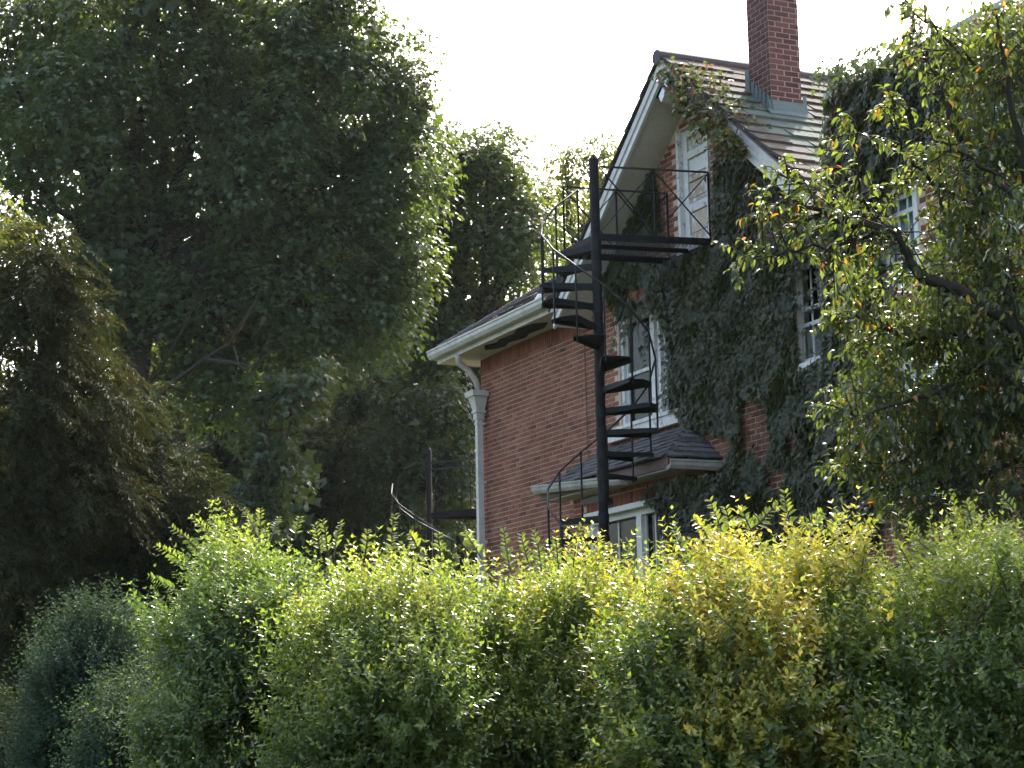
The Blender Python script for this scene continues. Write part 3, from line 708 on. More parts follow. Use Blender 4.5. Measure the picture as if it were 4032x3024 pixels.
slant(-.10, .0, -.10, .02, .05, .12).build('lamp_head', 'lamp_white', th=SLt)
slant(.03, .13, -.08, .05, .03, .10).build('lamp_head', 'lamp_grey', th=SLt)

# ================================================================== SPIRAL STAIRCASES
def spiral(th, pu, pv, ztop, zplat, n, rise, a0, da, r, pole_r, rail_h, plat, tread_mat='iron_green', zg=1.9, first=0):
    MB().tube([(pu, pv, zg), (pu, pv, ztop - .05), (pu, pv, ztop)], [pole_r, pole_r, pole_r * .45], 14).build('centre_pole', 'iron', th=th, smooth=False)
    def ang(k): return math.radians(a0 + da * k) - HROT
    rail = []
    for k in range(first, n):
        z = zplat - rise * (k + .35); a = ang(k); b0, b1 = a - math.radians(da * .60), a + math.radians(da * .60)
        def pt(rr, an, zz): return (pu + rr * math.cos(an), pv + rr * math.sin(an), zz)
        m = MB(); q = pole_r * .6
        top = [pt(q, b0, z), pt(r * 1.0, b0, z), pt(r * 1.03, a, z), pt(r, b1, z), pt(q, b1, z)]
        m.prism(top, (0, 0, -.008))
        m.prism([pt(q, b1, z - .01), pt(r, b1, z - .01), pt(r, b1, z - .065), pt(q, b1, z - .09)], np.array(pt(.012, b1 - 1.57, 0)) - np.array((pu, pv, 0)))
        m.prism([pt(q, b0, z - .01), pt(r, b0, z - .01), pt(r, b0, z - .05), pt(q, b0, z - .07)], np.array(pt(.012, b0 + 1.57, 0)) - np.array((pu, pv, 0)))
        m.tube([pt(0, a, z - .1), pt(0, a, z + .02)], pole_r * 1.12, 12)
        m.build('tread', tread_mat, th=th)
        ab = b0 + .08
        MB().bar(pt(r * .985, ab, z - .06), pt(r * .985, ab, z + rail_h + rise * .4), .018).build('baluster', tread_mat, th=th)
        rail.append(pt(r * .985, ab, z + rail_h + rise * .4))
    fine = []
    for i in range(len(rail) - 1): fine.append(rail[i])
    fine.append(rail[-1])
    MB().tube(fine, .013, 6).build('handrail', 'lead' if False else 'iron_rail', th=th, smooth=True)
    return ang
M['grating'] = surf('grating_steel', (0.07, 0.068, 0.065), 0.5, 0.4)
M['iron_rail'] = surf('worn_rail', (0.028, 0.026, 0.027), 0.55, 0.25, wear=(0.06, 0.05, 0.045), wear_scale=10, wear_at=(0.5, 0.7))
PUc, PVc = 5.70, -1.44
ST = Thing('spiral_staircase', 'black iron spiral staircase rising to the landing at the attic door', 'staircase', (PUc, PVc, 1.9), 'house')
ztop = wall(1284, 334, PVc)[1]; ZP = 7.47
spiral(ST, PUc, PVc, ztop, ZP, 21, .254, 118, 28.0, .68, .058, .74, None)
pu0, pu1, pv0, pv1 = 4.92, 5.92, -1.46, -0.02
def nu(v): return 6.03 + .19 * v          # near edge of the landing (u at a given v)
def fu_(v): return 5.00 + .13 * v
pf = MB()
for a, b in (((fu_(pv0), pv0), (nu(pv0), pv0)), ((fu_(pv1), pv1), (nu(pv1), pv1)), ((fu_(pv0), pv0), (fu_(pv1), pv1)), ((nu(pv0), pv0), (nu(pv1), pv1))):
    pf.bar((*a, ZP - .035), (*b, ZP - .035), .03, .085)
pf.bar((.5 * (fu_(pv0) + nu(pv0)), pv0, ZP - .03), (.5 * (fu_(pv1) + nu(pv1)), pv1, ZP - .03), .03, .05)
pf.build('landing_frame', 'iron', th=ST)
gr = MB(); nb = 30
for i in range(1, nb):
    v = pv0 + (pv1 - pv0) * i / nb; gr.bar((fu_(v), v, ZP - .004), (nu(v), v, ZP - .004), .017, .004)
for i in range(1, 8):
    t_ = i / 8; gr.bar((fu_(pv0) * (1 - t_) + nu(pv0) * t_, pv0, ZP + .002), (fu_(pv1) * (1 - t_) + nu(pv1) * t_, pv1, ZP + .002), .012, .004)
gr.build('grating', 'grating', th=ST)
RZ = wall(1535, 372, 0)[1]
for fn, vs3 in ((nu, (-1.40, -.72, -.03)), (fu_, (-1.42, -.72, -.03))):
    for v in (vs3[1:] if fn is nu else vs3): MB().bar((fn(v), v, ZP), (fn(v), v, RZ), .020).build('railing_post', 'iron', th=ST)
    MB().bar((fn(vs3[0]), vs3[0], RZ), (fn(vs3[-1]), vs3[-1], RZ), .024, .02).build('top_rail', 'iron_rail', th=ST)
    for a, b in zip(vs3, vs3[1:]):
        MB().bar((fn(a) - .008, a, ZP + .04), (fn(b) - .008, b, RZ - .02), .014).build('brace', 'iron', th=ST)
        MB().bar((fn(a) + .008, a, RZ - .02), (fn(b) + .008, b, ZP + .04), .014).build('brace', 'iron', th=ST)

# second stair beyond the corner
s2u, s2z = wall(926, 967, 1.6)
ST2 = Thing('spiral_staircase', 'second black iron stair and landing beyond the white drainpipe', 'staircase', (s2u, 1.6, 1.9), 'house')
zl = wall(930, 1108, 1.6)[1]
spiral(ST2, s2u, 1.6, s2z, zl, 13, .23, 150, 28.0, .72, .05, .80, None, zg=1.9, first=1)
hp2 = [(wall(x, y, .9)[0], .9 + .05 * k_, wall(x, y, .9)[1]) for k_, (x, y) in enumerate(((905, 1000), (868, 1012), (852, 1045), (838, 1072), (842, 1098), (868, 1122), (905, 1145), (940, 1168)))]
MB().tube(hp2, .014, 6).build('handrail', 'iron_rail', th=ST2, smooth=True)
l2 = MB(); e2 = s2u + 1.05
for a, b in (((s2u, 1.6), (e2, 2.2)), ((s2u, 2.4), (e2, 3.0)), ((s2u, 1.6), (s2u, 2.4)), ((e2, 2.2), (e2, 3.0))): l2.bar((*a, zl - .05), (*b, zl - .05), .03, .10)
l2.build('landing_frame', 'iron', th=ST2)
MB().hexa([(s2u, 1.6, zl - .03), (e2, 2.2, zl - .03), (e2, 3.0, zl - .03), (s2u, 2.4, zl - .03), (s2u, 1.6, zl - .01), (e2, 2.2, zl - .01), (e2, 3.0, zl - .01), (s2u, 2.4, zl - .01)]).build('landing_plate', 'iron', th=ST2)
rz2 = wall(935, 998, 1.6)[1]
for z, nm in ((rz2, 'top_rail'), (rz2 - .12, 'mid_rail')): MB().bar((s2u, 1.6, z), (e2, 2.2, z), .03, .025).build(nm, 'iron_rail', th=ST2)
MB().bar((s2u, 2.4, rz2), (e2, 3.0, rz2), .03, .025).build('top_rail', 'iron_rail', th=ST2)
for t_ in np.linspace(.12, .95, 6): MB().bar((s2u + t_ * 1.05, 1.6 + .6 * t_, zl), (s2u + t_ * 1.05, 1.6 + .6 * t_, rz2), .016).build('baluster', 'iron', th=ST2)

# ================================================================== IVY
def ivy(label, polys, v, depth, dens, size, seed, hue=(0.1, 0.75), holes=(), bulge=0.0, autumn=0.0, stems=True, name='ivy', top=None):
    r = np.random.default_rng(seed); P = []
    for poly in polys:
        q = np.array([wall(x, y, v - depth * .45) for x, y in poly]); lo, hi = q.min(0), q.max(0)
        n = int((hi - lo).prod() * dens); c = r.uniform(lo, hi, (n, 2)); c = c[in_poly(c, [tuple(a) for a in q])]; P.append(c)
    P = np.concatenate(P)
    for hpoly in holes:
        q = [wall(x, y, v - depth * .45) for x, y in hpoly]; k = in_poly(P, q); P = P[~(k & (r.random(len(P)) < .96))]
    Q = np.c_[P[:, 0], np.zeros(len(P)), P[:, 1]]
    lump = sines(Q, .9, seed) * .5 + sines(Q, .32, seed + 1) * .6; tl = np.stack([sines(Q, .45, seed + 7 + i_) for i_ in range(2)], -1)
    dd = depth * (.35 + .45 * (lump + 1) / 2) + bulge
    n = len(P); d = dd * r.random(n) ** .5
    if top is not None: k = P[:, 1] > top; d[k] = r.uniform(-.5, .3, k.sum())
    th = Thing(name, label, 'ivy', (float(P[:, 0].mean()), v, float(P[:, 1].min())), 'house', 'ivy growing on the house')
    pos = np.c_[P[:, 0], v - .02 - d, P[:, 1]]
    ax = np.c_[r.normal(0, .45, n), -.25 + r.normal(0, .25, n), -np.abs(r.normal(.9, .25, n))]
    nr = np.c_[r.normal(0, .3, n) + .45 * tl[:, 0], -1 + r.normal(0, .2, n), .45 + r.normal(0, .25, n) + .45 * tl[:, 1]]
    h = r.uniform(*hue, n) * .7 + .16 * lump + .22 * np.clip(sines(Q, 1.6, seed + 11), 0, 1)
    if autumn: k = (r.random(n) < autumn) & (sines(Q, .8, seed + 5) > .1); h[k] = r.uniform(.84, 1, k.sum())
    leaf_obj('leaves', pos, ax, nr, r.uniform(.7, 1.25, n) * size, T_MAPLE, 'ivy_leaf', h, th.o, th.base, 'stuff')
    if stems:
        sm = MB()
        for i in range(22):
            s = P[r.integers(n)]; path = [np.array((s[0], v - .02, s[1]))]
            for k in range(6): path.append(path[-1] + np.array((r.normal(0, .07), r.normal(0, .006), -.16)))
            sm.tube(path, .008, 4)
        sm.build('stems', 'twig', th=th, kind='stuff')
    return th
IVY = []
ivy('dark green ivy on the gable wall left of the attic door', [[(1440, 238), (1414, 300), (1404, 330), (1418, 420), (1428, 500), (1430, 530), (1300, 566), (1300, 440), (1320, 405), (1348, 365), (1375, 318), (1415, 262)]], 0, .12, 1300, .085, 31, (.05, .7))
big = [(1554, 285), (1580, 285), (1640, 320), (1700, 350), (1790, 400), (1800, 620), (1790, 1170), (1545, 1170), (1500, 1060), (1560, 1005), (1590, 950), (1480, 915), (1455, 880), (1450, 760), (1432, 690), (1395, 655), (1340, 690), (1320, 660), (1310, 620), (1300, 562), (1450, 560), (1538, 522), (1544, 400)]
ivy('large ivy mass on the gable wall right of the staircase', [big], 0, .15, 2300, .078, 32, (.0, .8), holes=[[(1712, 588), (1775, 560), (1778, 775), (1722, 800)], [(1598, 850), (1650, 870), (1672, 960), (1650, 1010), (1602, 960)], [(1650, 1000), (1700, 1010), (1690, 1060), (1655, 1050)], [(1700, 930), (1720, 940), (1715, 990), (1695, 980)], [(1345, 622), (1395, 612), (1400, 640), (1350, 655)]], autumn=.05)
ivy('thin ivy strands over the paired sash windows', [[(1340, 650), (1480, 620), (1480, 900), (1420, 880), (1432, 800), (1425, 700), (1400, 720), (1395, 800), (1385, 690), (1350, 740), (1320, 760), (1335, 690)]], -.06, .08, 230, .08, 33, (.1, .7), stems=False)
ivy('deep green ivy covering the taller block beside the fruit tree', [[(1783, 175), (1795, 145), (1832, 122), (1870, 118), (1892, 98), (1935, 92), (1978, 70), (2060, 60), (2060, 330), (1985, 345), (1980, 378), (1905, 398), (1898, 500), (1900, 700), (1905, 1000), (1880, 1170), (1770, 1170), (1775, 800), (1783, 500)]], BLOCK_V, .26, 2300, .08, 34, (.1, .75), autumn=.0, top=8.02)
ivy('shaded ivy hanging on the wall below the bay roof corner', [[(1395, 1045), (1480, 1030), (1560, 1015), (1560, 1170), (1430, 1170), (1425, 1110), (1395, 1075)]], BV, .14, 1200, .08, 35, (.0, .5))
# ivy spilling over the rake, turning yellow and red
def rake_ivy():
    r = np.random.default_rng(36); n = 1500
    t = r.random(n) ** .8; u = AP_U + .22 + t * 1.75 + r.normal(0, .05, n)
    wdt = .08 + .26 * np.sin(np.clip(t, 0, 1) * math.pi) ** 1.1
    off = r.normal(0, 1, n) * wdt * .55 + .12 * (t - .2); z = AP_Z - PIT * (u - AP_U) - .12 - off; v = EAVE_V - .05 - np.abs(r.normal(0, .1, n)) + (off < -.02) * r.uniform(0, .5, n)
    z = np.maximum(z, 0); z = np.where(v > EAVE_V, np.maximum(z, roof_z(AP_U) - PIT * (u - AP_U) + .03), z)
    th = Thing('ivy', 'yellowing ivy spilling over the right rake near the gable peak', 'ivy', (6.7, EAVE_V, 8.4), 'house', 'ivy growing on the house')
    pos = np.c_[u, v, z]; top = off < 0
    ax = np.c_[r.normal(.2, .5, n), r.normal(-.2, .5, n), r.normal(-.5, .4, n)]; nr = np.c_[r.normal(0, .5, n), r.normal(-.7, .3, n), r.normal(.6, .4, n)]
    h = r.uniform(.3, .85, n); k = r.random(n) < .25; h[k] = r.uniform(.86, 1, k.sum())
    leaf_obj('leaves', pos, ax, nr, r.uniform(.06, .1, n), T_MAPLE, 'ivy_leaf', h, th.o, th.base, 'stuff')
    sm = MB()
    for i in range(8): sm.tube([(AP_U + .3 + i * .2, EAVE_V - .05, roof_z(AP_U + .3 + i * .2) - .3), (AP_U + .5 + i * .2, EAVE_V - .08, roof_z(AP_U + .5 + i * .2) + .02)], .008, 4)
    sm.build('stems', 'twig', th=th, kind='stuff')
rake_ivy()

# ================================================================== TREES
def px_m(d): return K / FPX * d            # metres per 2212-px at distance d
def limb_path(a, b, sag, r_, n=7):
    a = np.array(a, float); b = np.array(b, float); L_ = np.linalg.norm(b - a); out = []
    for i in range(n + 1):
        t = i / n; p = a + (b - a) * t; p = p + np.array((0, 0, sag * L_ * math.sin(t * math.pi)))
        if 0 < i < n: p = p + r_.normal(0, .025, 3) * L_
        out.append(p)
    return out
def crown(blobs, dens, per, leaf, spread, r_, flat=.8, shell=.55, fill=5):
    """blobs: (centre, radii) -> domed, drooping clumps of leaves over each blob, and a loose dark inside"""
    PP, AX, NN, LUM = [], [], [], []
    for c, rad in blobs:
        rad = np.array(rad); mr = float(np.prod(rad) ** (1 / 3)); area = 4 * math.pi * mr ** 2
        nsub = max(7, int(area * 1.1)); d = unit(r_.normal(size=(nsub, 3))); d[:, 2] = d[:, 2] * .85 + .08; d = unit(d)
        sc = c + d * rad * r_.uniform(.62, .98, (nsub, 1)); sr = r_.uniform(.7, 1.25, nsub) * spread
        n1 = max(8, int(dens * per))
        dd = unit(r_.normal(size=(nsub, n1, 3)) + np.array((0, 0, .55)) + d[:, None] * .5)
        rr = sr[:, None, None] * r_.uniform(.72, 1.12, (nsub, n1, 1)) * (1 + .22 * np.sin(dd[..., :1] * 9 + sc[:, None, :1] * 7) * np.sin(dd[..., 1:2] * 8 + 2))
        p = sc[:, None] + dd * rr * np.array((1.1, 1.1, .68))
        rim = 1 - np.clip(dd[..., 2:3], 0, 1); p = p - np.array((0, 0, 1)) * rim ** 2 * sr[:, None, None] * .35
        out = dd * np.array((1, 1, 0)); ax = out * .9 + np.array((0, 0, -.25)) - np.array((0, 0, .7)) * rim + r_.normal(0, .3, (nsub, n1, 3))
        nn = dd * .8 + np.array((0, 0, flat)) + r_.normal(0, .28, (nsub, n1, 3))
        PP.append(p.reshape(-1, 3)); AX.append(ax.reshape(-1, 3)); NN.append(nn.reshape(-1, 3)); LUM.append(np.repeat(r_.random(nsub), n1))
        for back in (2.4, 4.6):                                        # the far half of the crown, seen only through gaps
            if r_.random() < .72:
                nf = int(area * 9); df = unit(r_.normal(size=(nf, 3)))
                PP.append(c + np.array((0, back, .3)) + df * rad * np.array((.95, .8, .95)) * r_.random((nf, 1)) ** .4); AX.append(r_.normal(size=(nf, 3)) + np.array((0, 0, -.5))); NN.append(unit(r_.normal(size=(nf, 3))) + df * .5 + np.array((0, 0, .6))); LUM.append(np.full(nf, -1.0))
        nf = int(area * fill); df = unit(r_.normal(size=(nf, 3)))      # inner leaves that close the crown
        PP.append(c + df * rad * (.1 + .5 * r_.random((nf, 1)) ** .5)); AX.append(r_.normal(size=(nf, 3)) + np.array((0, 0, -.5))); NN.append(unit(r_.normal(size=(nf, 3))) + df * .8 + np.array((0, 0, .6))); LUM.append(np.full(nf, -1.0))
    return map(np.concatenate, (PP, AX, NN, LUM))
def tree(name, label, cat, base, trunk_r, blobs_px, d, dens, per, leaf, spread, mat, templ, seed, hue=(.0, .9), fork=None, limbs=True, rd=.8, shell=.55, flat=.8, fill=9):
    r_ = np.random.default_rng(seed); k = px_m(d)
    blobs = []
    for b in blobs_px:
        x, y, rx = b[:3]; ry = b[3] if len(b) > 3 else rx; dy = b[4] if len(b) > 4 else r_.uniform(-1, 1) * rx * k * .5
        c = at(x, y, d + dy); blobs.append((c, (rx * k, max(rx, ry) * k * rd, ry * k)))
    bz0 = float(ground_z(base[0], base[1]))
    th = Thing(name, label, cat, (base[0], base[1], bz0))
    f = np.array(fork if fork is not None else (base[0], base[1], bz0 + 4))
    tp = limb_path((base[0], base[1], bz0 - .2), f, 0, r_, 6); tp = [np.array(p) for p in tp]
    MB().tube(tp, np.linspace(trunk_r * 1.25, trunk_r * .75, len(tp)), 12).build('trunk', 'bark', th=th, smooth=True)
    if limbs:
        for c, rad in blobs:
            e = c + np.array((0, 0, rad[2] * .2)); Ls = np.linalg.norm(e - f); pth = limb_path(f, e, .06, r_)
            mb = MB(); mb.tube(pth, np.linspace(min(trunk_r * .55, Ls * .035 + .03), .02, len(pth)), 7)
            for q in range(7):
                i = r_.integers(3, len(pth)); a = pth[i]; b2 = a + unit(r_.normal(size=3) + np.array((0, 0, .2))) * np.mean(rad) * r_.uniform(.5, .9)
                mb.tube(limb_path(a, b2, .05, r_, 4), np.linspace(.025, .007, 5), 5)
            mb.build('branch', 'bark', th=th, smooth=True)
    P, A, N, Lm = crown(blobs, dens, per, leaf, spread, r_, flat, shell, fill); n = len(P)
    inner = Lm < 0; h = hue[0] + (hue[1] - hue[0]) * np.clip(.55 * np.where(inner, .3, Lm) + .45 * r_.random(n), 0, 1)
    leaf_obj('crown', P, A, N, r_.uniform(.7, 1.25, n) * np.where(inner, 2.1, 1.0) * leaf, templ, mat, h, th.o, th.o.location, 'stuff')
    return th
ct = []
# big maple on the left
b0 = at(285, 1000, 40); fk = at(300, 700, 40)
tree('maple_tree', 'tall dark maple filling the upper left against the sky', 'tree', (b0[0], b0[1]), .42,
     [(120, 60, 200), (330, 20, 190), (520, 60, 200), (690, 40, 130), (760, 130, 120), (850, 170, 80), (905, 240, 62), (620, 210, 170), (400, 230, 190), (170, 260, 190), (10, 180, 180),
      (760, 320, 120), (830, 330, 70), (560, 400, 150), (330, 430, 150), (60, 380, 100), (700, 480, 120), (800, 490, 75), (470, 540, 140), (600, 600, 140), (740, 610, 110, 70), (810, 610, 62, 55), (240, 540, 100), (400, 660, 120), (560, 720, 110, 70),
      (770, 700, 80, 60), (380, 800, 110), (240, 720, 90), (520, 850, 90), (650, 780, 90, 60), (150, 640, 80), (30, 500, 60), (210, 470, 90), (640, 360, 110), (520, 280, 120), (820, 420, 70), (865, 420, 50), (872, 515, 52), (850, 615, 52), (885, 335, 45), (840, 690, 50), (700, 690, 70, 55), (480, 770, 80, 60)],
     40, 4.2, 32, .135, .60, 'maple_leaf', T_MAPLE, 101, (.05, .85), fork=fk, rd=.75)
_mt = [o for o in COL.objects if o.name == 'maple_tree'][0]
for pth, r0 in (([(300, 900, 40), (370, 830, 38), (440, 775, 37), (490, 745, 36.4), (520, 690, 36.2), (560, 640, 36)], .085), ([(450, 772, 36.9), (500, 785, 36.2), (545, 788, 36), (590, 765, 35.8), (640, 755, 35.6)], .05),
                ([(300, 860, 40), (350, 800, 39), (400, 700, 38.4), (430, 640, 38)], .07), ([(500, 745, 36.4), (525, 790, 36), (560, 820, 35.8)], .03), ([(490, 740, 36.4), (480, 690, 36), (500, 650, 35.8)], .025)):
    q = [at(*p) + rng.normal(0, .03, 3) for p in pth]; mb = MB(); mb.tube(q, np.linspace(r0 * .7, r0 * .18, len(q)), 8); mb.v = [tuple(np.array(v) - np.array(_mt.location)) for v in mb.v]
    mb.build('branch', 'bark', parent=_mt, smooth=True)
b0 = at(1000, 1150, 47); fk = at(1010, 900, 47)
tree('maple_tree', 'rounded maple with sunlit right edge behind the brick wing', 'tree', (b0[0], b0[1]), .3,
     [(930, 370, 75), (1010, 365, 80), (1090, 385, 80), (1135, 440, 50), (960, 480, 110), (1070, 520, 95), (1130, 560, 50), (920, 620, 110), (1030, 650, 120), (940, 760, 110), (1060, 780, 110), (880, 860, 90), (1000, 900, 100), (905, 450, 62), (890, 560, 62), (900, 690, 70), (985, 340, 50), (1060, 335, 50), (1130, 500, 60)],
     47, 4.0, 26, .14, .62, 'maple_leaf', T_MAPLE, 102, (.1, .95), fork=fk, rd=.9)
b0 = at(1240, 1100, 56); fk = at(1240, 700, 56)
tree('ash_tree', 'slender sunlit tree seen between the staircase and the gable', 'tree', (b0[0], b0[1]), .22,
     [(1225, 400, 45, 60), (1290, 400, 40, 60), (1225, 345, 14, 30), (1300, 335, 14, 30), (1210, 500, 55), (1270, 520, 60), (1180, 430, 30), (1190, 610, 60), (1260, 630, 60)],
     56, 3.0, 20, .15, .55, 'far_leaf', T_OVAL, 103, (.1, .9), fork=fk)
b0 = at(560, 1200, 36); fk = at(560, 1080, 36)
tree('maple_sapling', 'young pale green maple sapling under the big tree', 'tree', (b0[0], b0[1]), .06,
     [(590, 820, 45), (570, 880, 30), (640, 870, 40), (690, 820, 35), (570, 960, 45), (560, 1040, 55), (625, 1010, 45), (540, 1110, 55), (600, 1100, 50)], 36, 3.4, 14, .13, .30, 'shade_leaf', T_MAPLE, 104, (.4, 1.), fork=fk)
b0 = at(960, 1200, 42.5); fk = at(950, 1050, 42.5)
tree('flowering_shrub', 'tall glossy shrub between the big maple and the drainpipe', 'shrub', (b0[0], b0[1]), .08,
     [(960, 880, 70), (990, 960, 70), (900, 930, 80), (840, 880, 70), (1000, 1040, 60), (900, 1040, 80), (820, 1000, 80), (960, 1120, 80), (850, 1120, 80)], 42.5, 4.2, 26, .11, .42, 'shade_leaf', T_MAPLE, 105, (.1, 1.), fork=fk)
b0 = at(640, 1250, 44); fk = at(640, 1120, 44)
tree('understorey_tree', 'shaded understorey tree behind the top of the hedge', 'tree', (b0[0], b0[1]), .1,
     [(520, 900, 90), (640, 960, 100), (740, 1000, 90), (560, 1040, 110), (690, 1100, 110), (470, 1000, 80), (780, 880, 70), (760, 1120, 90), (440, 900, 80), (560, 1150, 120), (420, 1120, 110), (860, 1000, 70)], 44, 4.4, 26, .14, .5, 'shade_leaf', T_MAPLE, 106, (.0, .9), fork=fk)
b0 = at(720, 1200, 55); fk = at(720, 950, 55)  # extra tree added to block sun from the understorey and darken the gaps
tree('added_shade_tree', 'tree added behind the big maple to cast shade and darken its gaps', 'tree', (b0[0], b0[1]), .3,
     [(700, 560, 130), (820, 640, 130), (560, 680, 130), (700, 760, 150), (850, 800, 130), (520, 860, 130), (680, 930, 150), (860, 960, 130), (420, 980, 120), (560, 1060, 130), (960, 860, 110), (760, 1080, 140)],
     55, 2.6, 14, .25, .75, 'shade_leaf', T_MAPLE, 107, (.0, .7), fork=fk, rd=.8)
b0 = at(-20, 1300, 30); fk = at(-20, 900, 30)
tree('lime_tree', 'bright sunlit tree at the left frame edge beside the cypress', 'tree', (b0[0], b0[1]), .2,
     [(-45, 480, 55), (-65, 590, 75), (-60, 690, 70), (-80, 820, 90)], 30, 4.0, 20, .12, .45, 'far_leaf', T_OVAL, 108, (.3, 1.), fork=fk)
# conifers on the left
def conifer(label, base, d, blobs, seed, hue, n_per=56):
    r_ = np.random.default_rng(seed); k = px_m(d); bz0 = float(ground_z(base[0], base[1]))
    th = Thing('conifer', label, 'conifer', (base[0], base[1], bz0))
    top = at(blobs[0][0], blobs[0][1], d)
    MB().tube([(base[0], base[1], bz0 - .2), (base[0], base[1], bz0 + 2), top], [.12, .09, .015], 9).build('trunk', 'bark', th=th, smooth=True)
    PP, AX, NN, HH = [], [], [], []
    for x, y, rx, *ryy in blobs:
        ry = ryy[0] if ryy else rx; c = at(x, y, d + r_.uniform(-.5, .5) * rx * k); rad = np.array((rx, rx, ry)) * k
        ns = int(4 * math.pi * np.prod(rad) ** (2 / 3) * 34)
        dr = unit(r_.normal(size=(ns, 3))); sc = c + dr * rad * (.5 + .55 * r_.random((ns, 1)) ** .6)
        out = unit(dr * np.array((1, 1, .25)) + np.array((0, 0, -.25)) + r_.normal(0, .3, (ns, 3)))
        side = unit(np.cross(out, (0, 0, 1)))
        t = r_.random((ns, n_per, 1)); sgn = np.where(r_.random((ns, n_per, 1)) < .5, -1, 1)
        ln = r_.uniform(.25, .55, (ns, 1, 1))
        p = sc[:, None] + out[:, None] * t * ln + np.array((0, 0, -1)) * t ** 2 * ln * .45 + side[:, None] * sgn * (1 - t) * .09 * r_.random((ns, n_per, 1)) + r_.normal(0, .015, (ns, n_per, 3))
        a = out[:, None] * .7 + side[:, None] * sgn * .7 + np.array((0, 0, -.35)) * t + r_.normal(0, .2, (ns, n_per, 3))
        nn = np.array((0, 0, 1)) + out[:, None] * .4 + r_.normal(0, .3, (ns, n_per, 3))
        PP.append(p.reshape(-1, 3)); AX.append(a.reshape(-1, 3)); NN.append(nn.reshape(-1, 3)); HH.append(np.repeat(r_.random(ns), n_per))
    P, A, N, Hh = map(np.concatenate, (PP, AX, NN, HH)); n = len(P)
    sz = r_.uniform(.06, .11, n)
    for x, y, rx, *ryy in blobs:                                       # dense old growth inside
        ry = ryy[0] if ryy else rx; m = int(4 * math.pi * rx * ry * k * k * 26); dr = unit(r_.normal(size=(m, 3))) * r_.random((m, 1)) ** .4
        P = np.r_[P, at(x, y, d + .5) + dr * np.array((rx * .85, rx, ry * .85)) * k]; A = np.r_[A, r_.normal(size=(m, 3)) + np.array((0, 0, -1.))]; N = np.r_[N, r_.normal(size=(m, 3))]; Hh = np.r_[Hh, r_.random(m) * .3]; sz = np.r_[sz, r_.uniform(.22, .36, m)]
    n = len(P)
    leaf_obj('crown', P, A, N, sz, T_NEEDLE, 'conifer_leaf', hue[0] + (hue[1] - hue[0]) * (.6 * Hh + .4 * r_.random(n)), th.o, th.o.location, 'stuff')
b0 = at(70, 1400, 22)
conifer('olive brown feathery cypress at the left edge of the garden', (b0[0], b0[1]), 22, [(95, 560, 55, 80), (60, 620, 80, 90), (40, 640, 90), (140, 700, 90), (40, 820, 120), (170, 860, 110), (60, 980, 130), (20, 1130, 130), (170, 1040, 110), (60, 1270, 120)], 201, (.35, 1.0))
b0 = at(300, 1400, 23.5)
conifer('darker spreading cypress behind the clipped shrub', (b0[0], b0[1]), 23.5, [(290, 900, 60, 80), (260, 980, 80), (350, 1010, 80), (290, 1100, 100), (400, 1120, 80), (200, 1190, 110), (340, 1210, 110), (440, 1180, 60), (150, 1300, 110), (60, 1380, 110), (30, 1520, 110), (-10, 1640, 130), (110, 1480, 110)], 202, (.1, .75))

# far wood
def treeline():
    r_ = np.random.default_rng(300); n = 7000; PP = []
    x = r_.uniform(-26, 10, n); y = 66 + r_.uniform(0, 14, n)
    hgt = 14.5 + 2.2 * np.sin(x * .35) + 1.6 * np.sin(x * .9 + 1) - np.clip((x - 2) * .5, 0, 6)
    z = 2 + (hgt - 2) * r_.random(n) ** .8
    c = np.c_[x, y, z]; per = 16
    p = (c[:, None] + r_.normal(size=(n, per, 3)) * .5).reshape(-1, 3); m = len(p)
    leaf_obj('treeline', p, r_.normal(size=(m, 3)) + np.array((0, 0, -.4)), r_.normal(size=(m, 3)) + np.array((0, 0, .8)), r_.uniform(.3, .5, m), T_DIA, 'far_leaf',
             np.repeat(r_.random(n), per) * .7 + .3 * r_.random(m), None, None, 'stuff')
treeline()

# ================================================================== HEDGES
def shoots_to_leaves(base, dirn, length, nleaf, leaf, r_, hue0, curl=.25, fern=False):
    """each shoot carries pairs of leaves along its stem"""
    n = len(base); t = (np.arange(nleaf) // 2 * 2 + 1) / nleaf
    t = t[None, :, None] * np.ones((n, 1, 1)) + r_.normal(0, .01, (n, nleaf, 1))
    bend = r_.normal(0, curl, (n, 1, 3)) + np.array((0, 0, -.12))
    p = base[:, None] + dirn[:, None] * length[:, None, None] * t + bend * length[:, None, None] * t ** 2 * .5
    tang = unit(dirn[:, None] + bend * t)
    s0 = unit(np.cross(dirn, r_.normal(size=(n, 3)))); s1 = np.cross(dirn, s0)
    ph = (np.arange(nleaf) // 2 % 2)[None, :, None]; sg = np.where(np.arange(nleaf) % 2 == 0, 1.0, -1.0)[None, :, None]
    side = (s0[:, None] * (1 - ph) + s1[:, None] * ph * .8 + s0[:, None] * ph * .3) * sg
    if fern: side = unit(np.cross(dirn, r_.normal(0, .3, (n, 3)) + np.array((0, 1., 0))))[:, None] * sg * np.ones((1, nleaf, 1))
    ax = tang * .75 + side + r_.normal(0, .18, (n, nleaf, 3))
    nn = (tang * .9 if not fern else np.array((0, -1., .5))) - side * .35 + np.array((0, 0, .35)) + r_.normal(0, .25, (n, nleaf, 3))
    sz = leaf * (1.05 - .45 * t[..., 0]) * r_.uniform(.75, 1.2, (n, nleaf))
    h = hue0[:, None] + r_.normal(0, .05, (n, nleaf)) + .1 * t[..., 0]
    return p.reshape(-1, 3), ax.reshape(-1, 3), nn.reshape(-1, 3), sz.reshape(-1), h.reshape(-1)
